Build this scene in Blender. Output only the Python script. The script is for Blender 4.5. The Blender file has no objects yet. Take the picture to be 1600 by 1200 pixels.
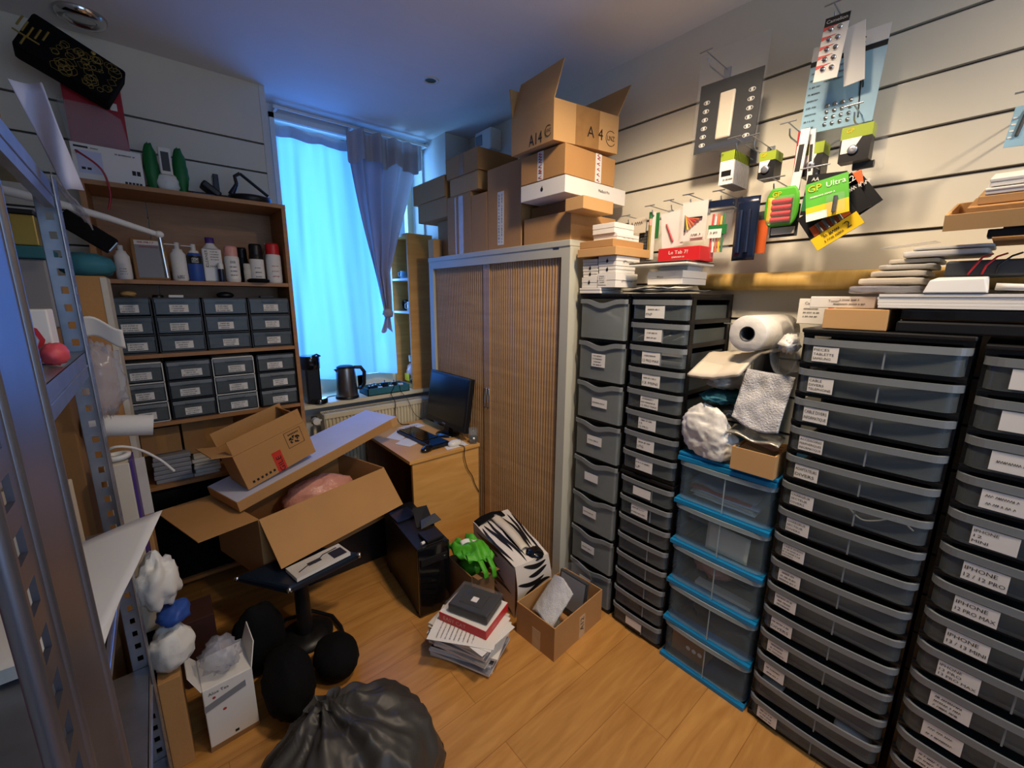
import bpy, math, random
from mathutils import Vector, Matrix, noise, Euler
random.seed(7)
S = bpy.context.scene
COL = S.collection
R = math.radians

# ------------------------------------------------------------------ camera
cd = bpy.data.cameras.new('camera'); cam = bpy.data.objects.new('camera', cd); COL.objects.link(cam)
cd.sensor_fit = 'HORIZONTAL'; cd.sensor_width = 36.0; cd.lens = 650.0/1600.0*36.0; cd.clip_start = 0.02
YAW, PITCH, ROLL = R(40.3), R(11.7), R(0.43)
fw = Vector((math.sin(YAW)*math.cos(PITCH), math.cos(YAW)*math.cos(PITCH), -math.sin(PITCH)))
rt = Vector((math.cos(YAW), -math.sin(YAW), 0)); up = rt.cross(fw)
r2 = rt*math.cos(ROLL)+up*math.sin(ROLL); u2 = -rt*math.sin(ROLL)+up*math.cos(ROLL)
m3 = Matrix((r2, u2, -fw)).transposed()
cam.matrix_world = Matrix.Translation((0, 0, 1.6)) @ m3.to_4x4()
S.camera = cam

# ------------------------------------------------------------------ light
S.view_settings.view_transform = 'Standard'; S.view_settings.look = 'None'
S.view_settings.gamma = 1.0; S.view_settings.use_curve_mapping = False
S.view_settings.exposure = 0.0
W = bpy.data.worlds.new('sky'); S.world = W; W.use_nodes = True
bg = W.node_tree.nodes['Background']; bg.inputs[0].default_value = (0.10, 0.30, 0.75, 1); bg.inputs[1].default_value = 1.0

def lamp(name, kind, loc, energy, color, rot=None, **kw):
    d = bpy.data.lights.new(name, kind); o = bpy.data.objects.new(name, d); COL.objects.link(o)
    o.location = loc; d.energy = energy; d.color = color
    if rot: o.rotation_euler = rot
    for k, v in kw.items(): setattr(d, k, v)
    return o
def aim(dx, dy): return Vector((dx, dy, -1)).to_track_quat('-Z', 'Y').to_euler()
WARM = (1.0, 0.79, 0.57)
# daylight falling on the curtain from outside the window
lamp('daylight', 'AREA', (1.25, 4.3, 1.9), 215, (0.17, 0.46, 1.0), (R(-90), 0, 0), shape='RECTANGLE', size=1.8, size_y=2.4)
# warm recessed ceiling spots of the shop, behind and right of the camera
lamp('shop_spot', 'SPOT', (1.14, 0.62, 2.74), 46, WARM, aim(0.06, 0.20), spot_size=R(139), spot_blend=0.5, shadow_soft_size=0.06)
lamp('shop_spot', 'SPOT', (1.06, 0.50, 2.74), 78, WARM, aim(0.34, 0.42), spot_size=R(104), spot_blend=1.0, shadow_soft_size=0.06)
lamp('shop_spot', 'SPOT', (1.20, -0.80, 2.74), 90, WARM, aim(0.35, 0.55), spot_size=R(108), spot_blend=1.0, shadow_soft_size=0.06)
# cool fill light added behind the camera to lift the ambient light
lamp('front_fill', 'AREA', (0.7, -1.75, 1.75), 24, (0.50, 0.70, 1.0), (R(90), 0, 0), shape='RECTANGLE', size=1.5, size_y=1.5)

# ------------------------------------------------------------------ materials
def lin(h):
    h = h.lstrip('#'); v = [int(h[i:i+2], 16)/255 for i in (0, 2, 4)]
    return tuple((x/12.92 if x <= 0.04045 else ((x+0.055)/1.055)**2.4) for x in v)+(1.0,)
MATS = {}
def mat(name, col, rough=0.6, metal=0.0, var=0.08, scale=6.0, bump=0.0, bscale=60.0, spec=0.4, coat=0.0, stretch=(1, 1, 1)):
    m = bpy.data.materials.new(name); m.use_nodes = True; nt = m.node_tree; N = nt.nodes; L = nt.links
    b = N['Principled BSDF']; b.inputs['Roughness'].default_value = rough; b.inputs['Metallic'].default_value = metal
    b.inputs['Specular IOR Level'].default_value = spec; b.inputs['Coat Weight'].default_value = coat
    c = lin(col)
    tc = N.new('ShaderNodeTexCoord'); mp = N.new('ShaderNodeMapping'); mp.inputs['Scale'].default_value = stretch
    L.new(tc.outputs['Object'], mp.inputs[0])
    if var > 0:
        n = N.new('ShaderNodeTexNoise'); n.inputs['Scale'].default_value = scale; n.inputs['Detail'].default_value = 4
        L.new(mp.outputs[0], n.inputs['Vector'])
        r = N.new('ShaderNodeValToRGB'); r.color_ramp.elements[0].position = 0.3; r.color_ramp.elements[1].position = 0.7
        r.color_ramp.elements[0].color = tuple(x*(1-var) for x in c[:3])+(1,)
        r.color_ramp.elements[1].color = tuple(min(1, x*(1+var)) for x in c[:3])+(1,)
        L.new(n.outputs[0], r.inputs[0]); L.new(r.outputs[0], b.inputs['Base Color'])
    else: b.inputs['Base Color'].default_value = c
    if bump > 0:
        n2 = N.new('ShaderNodeTexNoise'); n2.inputs['Scale'].default_value = bscale; n2.inputs['Detail'].default_value = 3
        L.new(mp.outputs[0], n2.inputs['Vector'])
        bp = N.new('ShaderNodeBump'); bp.inputs['Strength'].default_value = bump; bp.inputs['Distance'].default_value = 0.01
        L.new(n2.outputs[0], bp.inputs['Height']); L.new(bp.outputs[0], b.inputs['Normal'])
    MATS[name] = m; return m
def clear(name, col, alpha=0.4, rough=0.25, tint='ffffff', spec=0.5, bump=0.0, bscale=40):
    """thin see-through plastic: part of the light passes straight through, the rest meets a glossy coloured surface"""
    m = mat(name, col, rough, 0, 0.05, 8, bump, bscale, spec); nt = m.node_tree; N = nt.nodes; L = nt.links
    t = N.new('ShaderNodeBsdfTransparent'); t.inputs[0].default_value = lin(tint)
    mx = N.new('ShaderNodeMixShader'); mx.inputs[0].default_value = alpha
    L.new(t.outputs[0], mx.inputs[1]); L.new(N['Principled BSDF'].outputs[0], mx.inputs[2]); L.new(mx.outputs[0], N['Material Output'].inputs[0])
    return m
def cloth(name, col, trans=0.5, tcol=None, var=0.05, clear_=0.0):
    m = mat(name, col, 0.9, 0, var, 5, 0.0, 60, 0.1); nt = m.node_tree; N = nt.nodes; L = nt.links
    t = N.new('ShaderNodeBsdfTranslucent'); t.inputs[0].default_value = lin(tcol or col)
    mx = N.new('ShaderNodeMixShader'); mx.inputs[0].default_value = trans
    L.new(N['Principled BSDF'].outputs[0], mx.inputs[1]); L.new(t.outputs[0], mx.inputs[2]); L.new(mx.outputs[0], N['Material Output'].inputs[0])
    return m
def wood(name, c1, c2, scale, stretch, rough=0.45, planks=None, bump=0.0):
    m = bpy.data.materials.new(name); m.use_nodes = True; nt = m.node_tree; N = nt.nodes; L = nt.links; b = N['Principled BSDF']
    b.inputs['Roughness'].default_value = rough; b.inputs['Specular IOR Level'].default_value = 0.4
    tc = N.new('ShaderNodeTexCoord'); mp = N.new('ShaderNodeMapping'); mp.inputs['Scale'].default_value = stretch
    L.new(tc.outputs['Object'], mp.inputs[0])
    n = N.new('ShaderNodeTexNoise'); n.inputs['Scale'].default_value = scale; n.inputs['Detail'].default_value = 6; n.inputs['Distortion'].default_value = 0.6
    L.new(mp.outputs[0], n.inputs['Vector'])
    r = N.new('ShaderNodeValToRGB'); r.color_ramp.elements[0].position = 0.32; r.color_ramp.elements[1].position = 0.68
    r.color_ramp.elements[0].color = lin(c1); r.color_ramp.elements[1].color = lin(c2); L.new(n.outputs[0], r.inputs[0])
    out = r.outputs[0]
    if planks:
        br = N.new('ShaderNodeTexBrick'); br.inputs['Scale'].default_value = 1.0; br.inputs['Brick Width'].default_value = planks[0]; br.inputs['Row Height'].default_value = planks[1]
        br.inputs['Mortar Size'].default_value = 0.0016; br.inputs['Mortar Smooth'].default_value = 0.1; br.offset = 0.37
        br.inputs['Color1'].default_value = (0.86, 0.86, 0.86, 1); br.inputs['Color2'].default_value = (1, 1, 1, 1); br.inputs['Mortar'].default_value = (0.62, 0.56, 0.5, 1)
        L.new(tc.outputs['Object'], br.inputs['Vector'])
        mu = N.new('ShaderNodeMix'); mu.data_type = 'RGBA'; mu.blend_type = 'MULTIPLY'; mu.inputs[0].default_value = 1.0
        L.new(out, mu.inputs[6]); L.new(br.outputs['Color'], mu.inputs[7]); out = mu.outputs[2]
    L.new(out, b.inputs['Base Color']); MATS[name] = m; return m

mat('wall_cream', 'd8d2c0', 0.55, var=0.04, scale=1.5); mat('wall_white', 'cfd0cc', 0.8, var=0.04, scale=2, bump=0.05, bscale=30)
mat('ceiling_white', 'e2e2e0', 0.85, var=0.05, scale=1.2); mat('groove', '4a4038', 0.6, var=0.1); mat('groove_metal', 'c0bcb4', 0.35, 0.7)
wood('floor_oak', 'b07a3c', 'c8924e', 3.0, (1.2, 9, 1), 0.34, (1.25, 0.19))
wood('oak', '94663a', 'a87848', 4, (1, 1, 7), 0.45); wood('oak_dark', '8a5a38', '9c6a44', 4, (7, 1, 1), 0.5)
wood('maple', 'c8924a', 'd8a45c', 3, (1, 1, 7), 0.42); wood('tambour_wood', 'a8845c', 'b8946a', 3, (1, 1, 9), 0.5)
wood('rail_wood', 'c09a50', 'd2ae66', 4, (1, 8, 1), 0.4)
mat('metal_grey', 'b9b7a6', 0.45, 0.0, 0.03, 3); mat('steel', 'a6aab2', 0.32, 0.85, 0.12, 14); mat('steel_post', '7c7a80', 0.36, 0.85, 0.12, 14); mat('steel_dark', '55585c', 0.45, 0.8, 0.15, 12)
mat('chrome', 'c8c8c8', 0.15, 1.0, 0); mat('brushed', '8a8680', 0.3, 0.95, 0.06, 30, stretch=(1, 1, 0.1))
mat('card', 'b0834f', 0.8, var=0.06, scale=4, bump=0.08, bscale=90); mat('card_light', 'bf9560', 0.8, var=0.05, scale=4); mat('card_dark', '8f6a42', 0.82, var=0.06, scale=5)
mat('tape_brown', '9c7446', 0.25, var=0.1, scale=20); mat('tape_clear', 'c2a884', 0.2, var=0.1, scale=14); mat('tape_red', 'c4392b', 0.4, var=0.05)
mat('white_card', 'e0dcd4', 0.5, var=0.02); mat('paper', 'dcd9d2', 0.75, var=0.03, scale=3); mat('paper_dirty', 'c3bdb0', 0.8, var=0.12, scale=9)
mat('paper_lilac', 'c2c6dc', 0.7, var=0.04); mat('ink', '1c1a1a', 0.6, var=0); mat('ink_grey', '77716c', 0.7, var=0); mat('ink_red', 'a8342c', 0.6, var=0)
mat('black', '141416', 0.4, var=0.1); mat('black_soft', '0b0b0d', 0.9, var=0.15, bump=0.1, bscale=120, spec=0.15); mat('black_gloss', '0c0d10', 0.12, var=0, coat=0.4)
mat('frame_black', '121112', 0.42, var=0.1); mat('grey_dark', '3c3e40', 0.5, var=0.06); mat('grey', '85868a', 0.5, var=0.05)
mat('navy', '161f36', 0.25, var=0.1); mat('blue_seat', '14202e', 0.3, var=0.15)
mat('redbrown_shaded', '3a1e18', 0.7, var=0.1); mat('red', 'c2252a', 0.4, var=0.04); mat('red_dark', 'a02430', 0.35, var=0.08); mat('green', '4aa322', 0.5, var=0.12, scale=10); mat('green_dark', '1d6b35', 0.5, var=0.08)
mat('lime', '8fa030', 0.35, var=0.06); mat('yellow', 'e0b81e', 0.4, var=0.05); mat('orange', 'cf5f2a', 0.45, var=0.06); mat('pink', 'd89a8c', 0.3, var=0.1, scale=14, bump=0.4, bscale=60)
mat('blue_plastic', '1878a8', 0.3, var=0.05); mat('blue', '2c4f9a', 0.5, var=0.1); mat('blue_light', '8db4c8', 0.35, var=0.08, scale=12); mat('teal', '2c6a78', 0.7, var=0.15)
mat('purple', '4a3078', 0.5, var=0.05); mat('pink_lump', 'd0505a', 0.5, var=0.08); mat('gold', 'a89048', 0.35, 0.6, 0.1); mat('white_plastic', 'dad8d0', 0.35, var=0.03); mat('radiator', 'd6ccae', 0.4, var=0.03)
mat('screen', '0a0c12', 0.22, var=0, spec=0.6); mat('bubble', 'b9b8b8', 0.28, var=0.06, scale=30, bump=0.5, bscale=170); mat('foil', 'a8a498', 0.3, 0.55, 0.12, 16, 0.6, 30)
mat('bag_white', 'dedbd2', 0.4, var=0.04, bump=0.5, bscale=16); mat('bag_black', '3a3835', 0.45, var=0.2, scale=5, bump=0.5, bscale=12)
mat('envelope', 'cfc4b0', 0.6, var=0.05); mat('zebra_white', 'd8d0c4', 0.55, var=0.03); mat('foam', 'dcdcd8', 0.7, var=0.02)
clear('frost', '6c7476', 0.48, 0.3, 'c8ccd0'); clear('frost_light', '858c8c', 0.66, 0.35, 'd0d4d8'); clear('frost_lip', '8c9294', 0.68, 0.3, 'd0d4d8'); clear('frost_white', 'b0b4b4', 0.6, 0.35)
clear('blue_clear', 'a4b8bc', 0.17, 0.15, 'f2f8fa'); clear('blue_lip', 'a8b8bc', 0.6, 0.2, 'e8f2f4')
clear('clear', 'c8ccd0', 0.16, 0.08); clear('clear_pack', 'd4d8da', 0.07, 0.12, bump=0.3, spec=1.0); clear('clear_bag', 'c8ccd8', 0.35, 0.2, bump=0.5, bscale=24); clear('glass', 'aac0cc', 0.12, 0.03)
cloth('sheer', 'a8c4e6', 0.62, '86b0e0', 0.06); cloth('lilac', 'b8b0ae', 0.16, 'a8a0a8', 0.05)
def M(n): return MATS[n]

# ------------------------------------------------------------------ mesh builder
class MB:
    def __init__(s): s.v = []; s.f = []; s.m = []; s.s = []
    def add(s, vs, fs, m=0, sm=False, T=None):
        o = len(s.v)
        for p in vs: s.v.append(T @ Vector(p) if T else Vector(p))
        for f in fs: s.f.append([i+o for i in f]); s.m.append(m); s.s.append(sm)
        return s
    def box(s, x0, x1, y0, y1, z0, z1, m=0, T=None):
        x0, x1 = min(x0, x1), max(x0, x1); y0, y1 = min(y0, y1), max(y0, y1); z0, z1 = min(z0, z1), max(z0, z1)
        v = [(x0, y0, z0), (x1, y0, z0), (x1, y1, z0), (x0, y1, z0), (x0, y0, z1), (x1, y0, z1), (x1, y1, z1), (x0, y1, z1)]
        return s.add(v, [(0, 3, 2, 1), (4, 5, 6, 7), (0, 1, 5, 4), (1, 2, 6, 5), (2, 3, 7, 6), (3, 0, 4, 7)], m, False, T)
    def slab(s, pts, t, m=0, T=None):
        """flat polygon given some thickness against its normal"""
        P = [Vector(p) for p in pts]; n = (P[1]-P[0]).cross(P[2]-P[0]).normalized()*t; k = len(P)
        v = P+[p-n for p in P]
        f = [tuple(range(k)), tuple(range(2*k-1, k-1, -1))]+[(i, k+i, k+(i+1) % k, (i+1) % k) for i in range(k)]
        return s.add(v, f, m, False, T)
    def tube(s, path, r, n=8, m=0, cap=True, T=None, sm=True):
        P = [Vector(p) for p in path]; rs = r if isinstance(r, (list, tuple)) else [r]*len(P); vs = []; fs = []
        up = None
        for i, p in enumerate(P):
            d = (P[min(i+1, len(P)-1)]-P[max(i-1, 0)])
            if d.length < 1e-9: d = Vector((0, 0, 1))
            d.normalize()
            if up is None: up = Vector((0, 0, 1)) if abs(d.z) < 0.9 else Vector((1, 0, 0))
            a = d.cross(up)
            if a.length < 1e-6: a = d.orthogonal()
            a.normalize(); b = a.cross(d).normalized(); up = b
            for k in range(n):
                t = 2*math.pi*k/n; vs.append(p+(a*math.cos(t)+b*math.sin(t))*rs[i])
        for i in range(len(P)-1):
            for k in range(n): fs.append((i*n+k, i*n+(k+1) % n, (i+1)*n+(k+1) % n, (i+1)*n+k))
        s.add(vs, fs, m, sm, T)
        if cap: s.add(vs[:n], [tuple(range(n))[::-1]], m, False, T); s.add(vs[-n:], [tuple(range(n))], m, False, T)
        return s
    def lathe(s, prof, c=(0, 0, 0), n=20, m=0, T=None, sm=True):
        vs = []; fs = []; c = Vector(c)
        for r, z in prof:
            for k in range(n): t = 2*math.pi*k/n; vs.append(c+Vector((r*math.cos(t), r*math.sin(t), z)))
        for i in range(len(prof)-1):
            for k in range(n): fs.append((i*n+k, i*n+(k+1) % n, (i+1)*n+(k+1) % n, (i+1)*n+k))
        s.add(vs, fs, m, sm, T)
        if prof[0] == prof[-1]: return s
        if prof[0][0] > 1e-4: s.add(vs[:n], [tuple(range(n))[::-1]], m, False, T)
        if prof[-1][0] > 1e-4: s.add(vs[-n:], [tuple(range(n))], m, False, T)
        return s
    def grid(s, fn, nu, nv, m=0, sm=True, T=None, closed=False):
        vs = [fn(i/nu, j/nv) for j in range(nv+1) for i in range(nu+1)]; w = nu+1
        return s.add(vs, [(j*w+i, j*w+i+1, (j+1)*w+i+1, (j+1)*w+i) for j in range(nv) for i in range(nu)], m, sm, T)
    def blob(s, c, r, amp=0.1, sc=4, nu=28, nv=18, m=0, sm=True, seed=0, T=None, flat=None):
        c = Vector(c); r = Vector(r)
        def fn(u, v):
            a = 2*math.pi*(u if u < 1 else 0); b = math.pi*(v-0.5)
            d = Vector((math.cos(a)*math.cos(b), math.sin(a)*math.cos(b), math.sin(b)))
            k = 1+amp*(noise.fractal(d*sc+Vector((seed, seed*1.7, 0)), 0.8, 2.0, 4))
            p = Vector((d.x*r.x*k, d.y*r.y*k, d.z*r.z*k))
            if flat is not None: p.z = max(p.z, flat)
            return c+p
        return s.grid(fn, nu, nv, m, sm, T)
    def pad(s, x0, x1, y0, y1, z0, z1, amp=0.25, e=0.2, sc=26, seed=0, m=0, nu=72, nv=28):
        """soft flat packet: a rounded slab with creases"""
        c = Vector(((x0+x1)/2, (y0+y1)/2, (z0+z1)/2)); r = Vector(((x1-x0)/2, (y1-y0)/2, (z1-z0)/2)); ex = lambda q, k: math.copysign(abs(q)**k, q)
        def fn(u, v):
            a = 2*math.pi*(u if u < 1 else 0); b = math.pi*(v-0.5); d = Vector((math.cos(a)*math.cos(b), math.sin(a)*math.cos(b), math.sin(b)))
            p = Vector((ex(d.x, e)*r.x, ex(d.y, e)*r.y, ex(d.z, 0.32)*r.z)); k = noise.noise(p*sc+Vector((seed*3.1, seed, 0)))
            return c+Vector((p.x*(1-0.06*amp*abs(k)*4), p.y*(1-0.06*amp*abs(k)*4), p.z*(1-amp*abs(k)*1.2)))
        return s.grid(fn, nu, nv, m)
    def build(s, name, mats, parent=None, world=True, bev=0, solid=0, loc=None):
        me = bpy.data.meshes.new(name); off = Vector((0, 0, 0))
        o = bpy.data.objects.new(name, me); COL.objects.link(o)
        if parent is not None:
            o.parent = parent
            if world: off = wloc(parent)
        elif loc is None:
            xs = [p.x for p in s.v]; ys = [p.y for p in s.v]; zs = [p.z for p in s.v]
            off = Vector(((min(xs)+max(xs))/2, (min(ys)+max(ys))/2, min(zs))); o.location = off
        else: o.location = loc
        me.from_pydata([tuple(p-off) for p in s.v], [], s.f)
        for mm in (mats if isinstance(mats, (list, tuple)) else [mats]): me.materials.append(M(mm))
        me.polygons.foreach_set('material_index', s.m); me.polygons.foreach_set('use_smooth', s.s); me.update()
        if solid: q = o.modifiers.new('thickness', 'SOLIDIFY'); q.thickness = solid; q.offset = 0
        if bev: q = o.modifiers.new('bevel', 'BEVEL'); q.width = bev; q.segments = 2; q.limit_method = 'ANGLE'
        return o
def wloc(o):
    v = Vector((0, 0, 0))
    while o is not None: v += o.location; o = o.parent
    return v
def tag(o, label=None, cat=None, group=None, kind=None):
    for k, v in (('label', label), ('category', cat), ('group', group), ('kind', kind)):
        if v: o[k] = v
    return o
def thing(name, label, cat, loc=(0, 0, 0), group=None, rot=None):
    o = bpy.data.objects.new(name, None); COL.objects.link(o); o.location = loc; o.empty_display_size = 0.02
    if rot: o.rotation_euler = rot
    return tag(o, label, cat, group)
def struct(name, mb, mats, parent=None, **k):
    o = mb.build(name, mats, parent, **k)
    if parent is None: o['kind'] = 'structure'
    return o
TXT = {}
def text_geo(t):
    if t not in TXT:
        cu = bpy.data.curves.new('txt', 'FONT'); cu.body = t; cu.align_x = 'CENTER'; cu.align_y = 'CENTER'; cu.size = 1.0; cu.resolution_u = 2
        o = bpy.data.objects.new('txt', cu); COL.objects.link(o); me = o.to_mesh()
        vs = [tuple(v.co) for v in me.vertices]; fs = [tuple(p.vertices) for p in me.polygons]
        o.to_mesh_clear(); bpy.data.objects.remove(o); bpy.data.curves.remove(cu)
        w = (max(v[0] for v in vs)-min(v[0] for v in vs)) if vs else 1
        TXT[t] = (vs, fs, w)
    return TXT[t]
def text(mb, t, c, u, v, h, m=0, width=None, lift=0.0008):
    """letters of height h centred on c; u points along the line, v up"""
    vs, fs, w = text_geo(t); u = Vector(u).normalized(); v = Vector(v).normalized(); n = u.cross(v); c = Vector(c)+n*lift
    sx = h*1.35 if width is None else width/w
    return mb.add([c+u*(p[0]*sx)+v*(p[1]*h*1.35) for p in vs], fs, m)
def scrib(mb, c, u, v, w, h, m=0, seed=0, lift=0.0008):
    """a line of small illegible handwriting"""
    rn = random.Random(seed); u = Vector(u).normalized(); v = Vector(v).normalized(); n = u.cross(v); c = Vector(c)+n*lift; x = -w/2
    while x < w/2-h*0.4:
        a = rn.uniform(0.35, 0.7)*h; t = h*0.16
        for (p0, p1) in (((x, -h/2), (x+a*0.5, h/2)), ((x+a*0.5, h/2), (x+a, -h/2*rn.uniform(0, 1)))):
            p0 = Vector(p0+(0,)); p1 = Vector(p1+(0,)); d = (p1-p0).normalized(); q = Vector((-d.y, d.x, 0))*t/2
            mb.add([c+u*k.x+v*k.y for k in (p0-q, p1-q, p1+q, p0+q)], [(0, 1, 2, 3)], m)
        x += a*1.15+(h*0.5 if rn.random() < 0.18 else 0)
    return mb
def sheet(pts, nu=1, nv=1, amp=0, sc=8, seed=0):
    """four corners a,b,c,d to a slightly wavy sheet function"""
    a, b, c, d = [Vector(p) for p in pts]; n = (b-a).cross(d-a).normalized()
    def fn(u, v):
        p = (a*(1-u)+b*u)*(1-v)+(d*(1-u)+c*u)*v
        return p+n*(amp*noise.noise(p*sc+Vector((seed, 0, seed*2.3)))) if amp else p
    return fn
UX, UY, UZ = Vector((1, 0, 0)), Vector((0, 1, 0)), Vector((0, 0, 1)); NX, NY = -UX, -UY
# ------------------------------------------------------------------ the room
XW, YW, ZC = 2.0, 3.22, 2.785
struct('floor', MB().box(-0.75, 2.06, -1.6, 3.5, -0.05, 0), 'floor_oak', loc=(0, 0, 0))
struct('ceiling', MB().box(-0.75, 2.06, -1.6, 3.5, ZC, ZC+0.05), 'ceiling_white', loc=(0, 0, 0))
GR = [2.472, 2.313, 2.152, 1.993, 1.834, 1.674, 1.515, 1.355, 1.195, 1.036, 0.876, 0.717, 0.557, 0.398, 0.238]
def slats(axis, a0, a1, face, back):
    """slatwall: boards with T-slots between them"""
    mb = MB(); zs = [ZC]+GR+[0]
    for i in range(len(zs)-1):
        t, b = zs[i]-(0.006 if i else 0), zs[i+1]+(0.006 if i < len(zs)-2 else 0)
        mb.box(face, face+back*0.6, a0, a1, b, t, 0) if axis == 'y' else mb.box(a0, a1, face, face+back*0.6, b, t, 0)
    if axis == 'y': mb.box(face+back*0.6, face+back, a0, a1, 0, ZC, 1)
    else: mb.box(a0, a1, face+back*0.6, face+back, 0, ZC, 1)
    for g in GR:
        if axis == 'y': mb.box(face+0.001, face+back*0.6, a0, a1, g-0.006, g-0.0035, 2)
        else: mb.box(a0, a1, face+0.001, face+back*0.6, g-0.006, g-0.0035, 2)
    return mb
struct('wall_right', slats('y', -1.6, 3.5, XW, 0.03), ['wall_cream', 'groove', 'groove_metal'], loc=(0, 0, 0))
struct('wall_slatted', slats('x', -0.75, 0.612, 2.99, 0.03), ['wall_cream', 'groove', 'groove_metal'], loc=(0, 0, 0))
struct('trim_1', MB().box(0.612, 0.642, 2.985, 3.22, 0, ZC), 'wall_white', loc=(0, 0, 0))
struct('wall_left', MB().box(-0.79, -0.75, -1.6, 3.05, 0, ZC), 'wall_white', loc=(0, 0, 0))
wf = MB(); wf.box(-0.79, -0.05, -1.64, -1.6, 0, ZC); wf.box(1.45, 2.06, -1.64, -1.6, 0, ZC); wf.box(-0.05, 1.45, -1.64, -1.6, 0, 1.0); wf.box(-0.05, 1.45, -1.64, -1.6, 2.5, ZC)
struct('wall_front', wf, 'wall_white', loc=(0, 0, 0))
w2 = tag(bpy.data.objects.new('added_window', None)); COL.objects.link(w2); w2.location = (0.7, -1.62, 1.0); w2['kind'] = 'structure'  # unseen window, added to go with the fill light outside it
b = MB(); b.box(-0.05, 0.0, -1.63, -1.60, 1.0, 2.5); b.box(1.4, 1.45, -1.63, -1.60, 1.0, 2.5); b.box(-0.05, 1.45, -1.63, -1.60, 1.0, 1.05); b.box(-0.05, 1.45, -1.63, -1.60, 2.45, 2.5); b.build('window_frame', 'white_plastic', w2)
MB().box(0, 1.4, -1.622, -1.618, 1.05, 2.45).build('window_pane', 'glass', w2)
# window wall with its recess
wb = MB(); x0, x1, z0, z1 = 0.70, 1.77, 0.858, 2.735
wb.box(0.642, x0, YW, 3.5, 0, ZC); wb.box(x1, XW, YW, 3.5, 0, ZC); wb.box(x0, x1, YW, 3.5, z1, ZC); wb.box(x0, x1, YW, 3.5, 0, z0)
struct('wall_back', wb, 'wall_white', loc=(0, 0, 0))
struct('trim_2', MB().box(1.785, XW, 2.885, YW, 0, ZC), 'wall_white', loc=(0, 0, 0))       # pipe casing in the corner
win = tag(bpy.data.objects.new('window_1', None)); COL.objects.link(win); win.location = (1.23, 3.42, 0.86); win['kind'] = 'structure'
f = MB(); yf = 3.40
f.box(x0, x0+0.05, yf, yf+0.06, z0, z1); f.box(x1-0.05, x1, yf, yf+0.06, z0, z1); f.box(x0, x1, yf, yf+0.06, z1-0.06, z1); f.box(x0, x1, yf, yf+0.06, z0, z0+0.11); f.box(1.21, 1.26, yf, yf+0.06, z0, z1)
f.build('window_frame', 'radiator', win)
MB().box(x0+0.05, x1-0.05, yf+0.025, yf+0.031, z0+0.11, z1-0.06).build('window_pane', 'glass', win)
ar = MB(); ar.box(0.70, 0.728, 3.205, 3.235, 0.88, 2.735); ar.box(0.70, 1.77, 3.205, 3.235, 2.705, 2.735)
ar.build('window_casing', 'white_plastic', win)
struct('sill', MB().box(0.645, 1.78, 3.03, 3.40, 0.832, 0.86), 'radiator', loc=(0, 0, 0))
struct('baseboard_back', MB().box(0.645, 1.78, 3.205, 3.22, 0, 0.08), 'wall_white', loc=(0, 0, 0))
struct('trim_3', MB().tube([(1.945, -0.3, 1.668), (1.945, 0.945, 1.676)], 0.036, 16), 'rail_wood', loc=(0, 0, 0))   # wooden rail along the slat wall
# recessed fittings in the ceiling
t = thing('ceiling_spot_recess', 'small dark empty spotlight hole with pale ring in the blue ceiling', 'ceiling light', (1.334, 2.293, ZC-0.006))
MB().lathe([(0.03, 0.006), (0.031, 0), (0.043, 0), (0.046, 0.0058)], (0, 0, 0), 24).build('ring', 'white_plastic', t, False)
MB().lathe([(0.0, 0.005), (0.031, 0.0045)], (0, 0, 0), 24).build('socket', 'black', t, False)
t = thing('ceiling_spot', 'round chrome ceiling spotlight above the black gift bag', 'ceiling light', (-0.085, 2.80, ZC-0.03))
MB().lathe([(0.045, 0.01), (0.055, 0.0), (0.075, 0.004), (0.085, 0.02), (0.086, 0.0298)], (0, 0, 0), 28).build('ring', 'chrome', t, False)
MB().lathe([(0.0, 0.018), (0.02, 0.012), (0.045, 0.011)], (0, 0, 0), 24).build('lens', 'chrome', t, False)
t = thing('alarm_siren', 'white alarm box with grey grille high on the right wall near the ceiling', 'alarm box', (1.95, 2.585, 2.60))
MB().box(1.905, 1.999, 2.49, 2.68, 2.61, 2.745).build('casing', 'white_plastic', t, bev=0.008)
MB().box(1.901, 1.906, 2.59, 2.665, 2.65, 2.72).build('grille', 'grey', t, bev=0.003)

# ------------------------------------------------------------------ window textiles, sill and radiator
cr = thing('curtain_rail', 'white curtain rail under the ceiling above the window', 'curtain rail', (1.2, 3.14, 2.70))
MB().tube([(0.71, 3.13, 2.745), (1.775, 3.13, 2.745)], 0.009, 10).build('rod', 'white_plastic', cr)
for x in (0.73, 1.2, 1.76): MB().box(x-0.008, x+0.008, 3.125, 3.219, 2.735, 2.755).build('bracket', 'white_plastic', cr)
def sheer(u, v):
    x = 0.735+u*0.775; z = 2.68-v*1.70
    return Vector((x-0.02*v*math.sin(u*9), 3.30+0.018*math.sin(u*23+2.6*v+2.2*math.sin(u*4+v))+0.02*noise.noise((x*3, z*1.3, 0))+0.005*math.sin(u*47-v*5), z+0.012*math.sin(u*11)))
t = thing('sheer_curtain', 'pale blue backlit sheer curtain covering the window', 'curtain', (1.25, 3.30, 0.98))
MB().grid(sheer, 120, 40).build('panel', 'sheer', t)
def hem(u, v): p = sheer(u, 0); return Vector((p.x, p.y-0.012, 2.70-v*0.07))
MB().grid(hem, 100, 3).build('heading', 'lilac', t)
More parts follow.
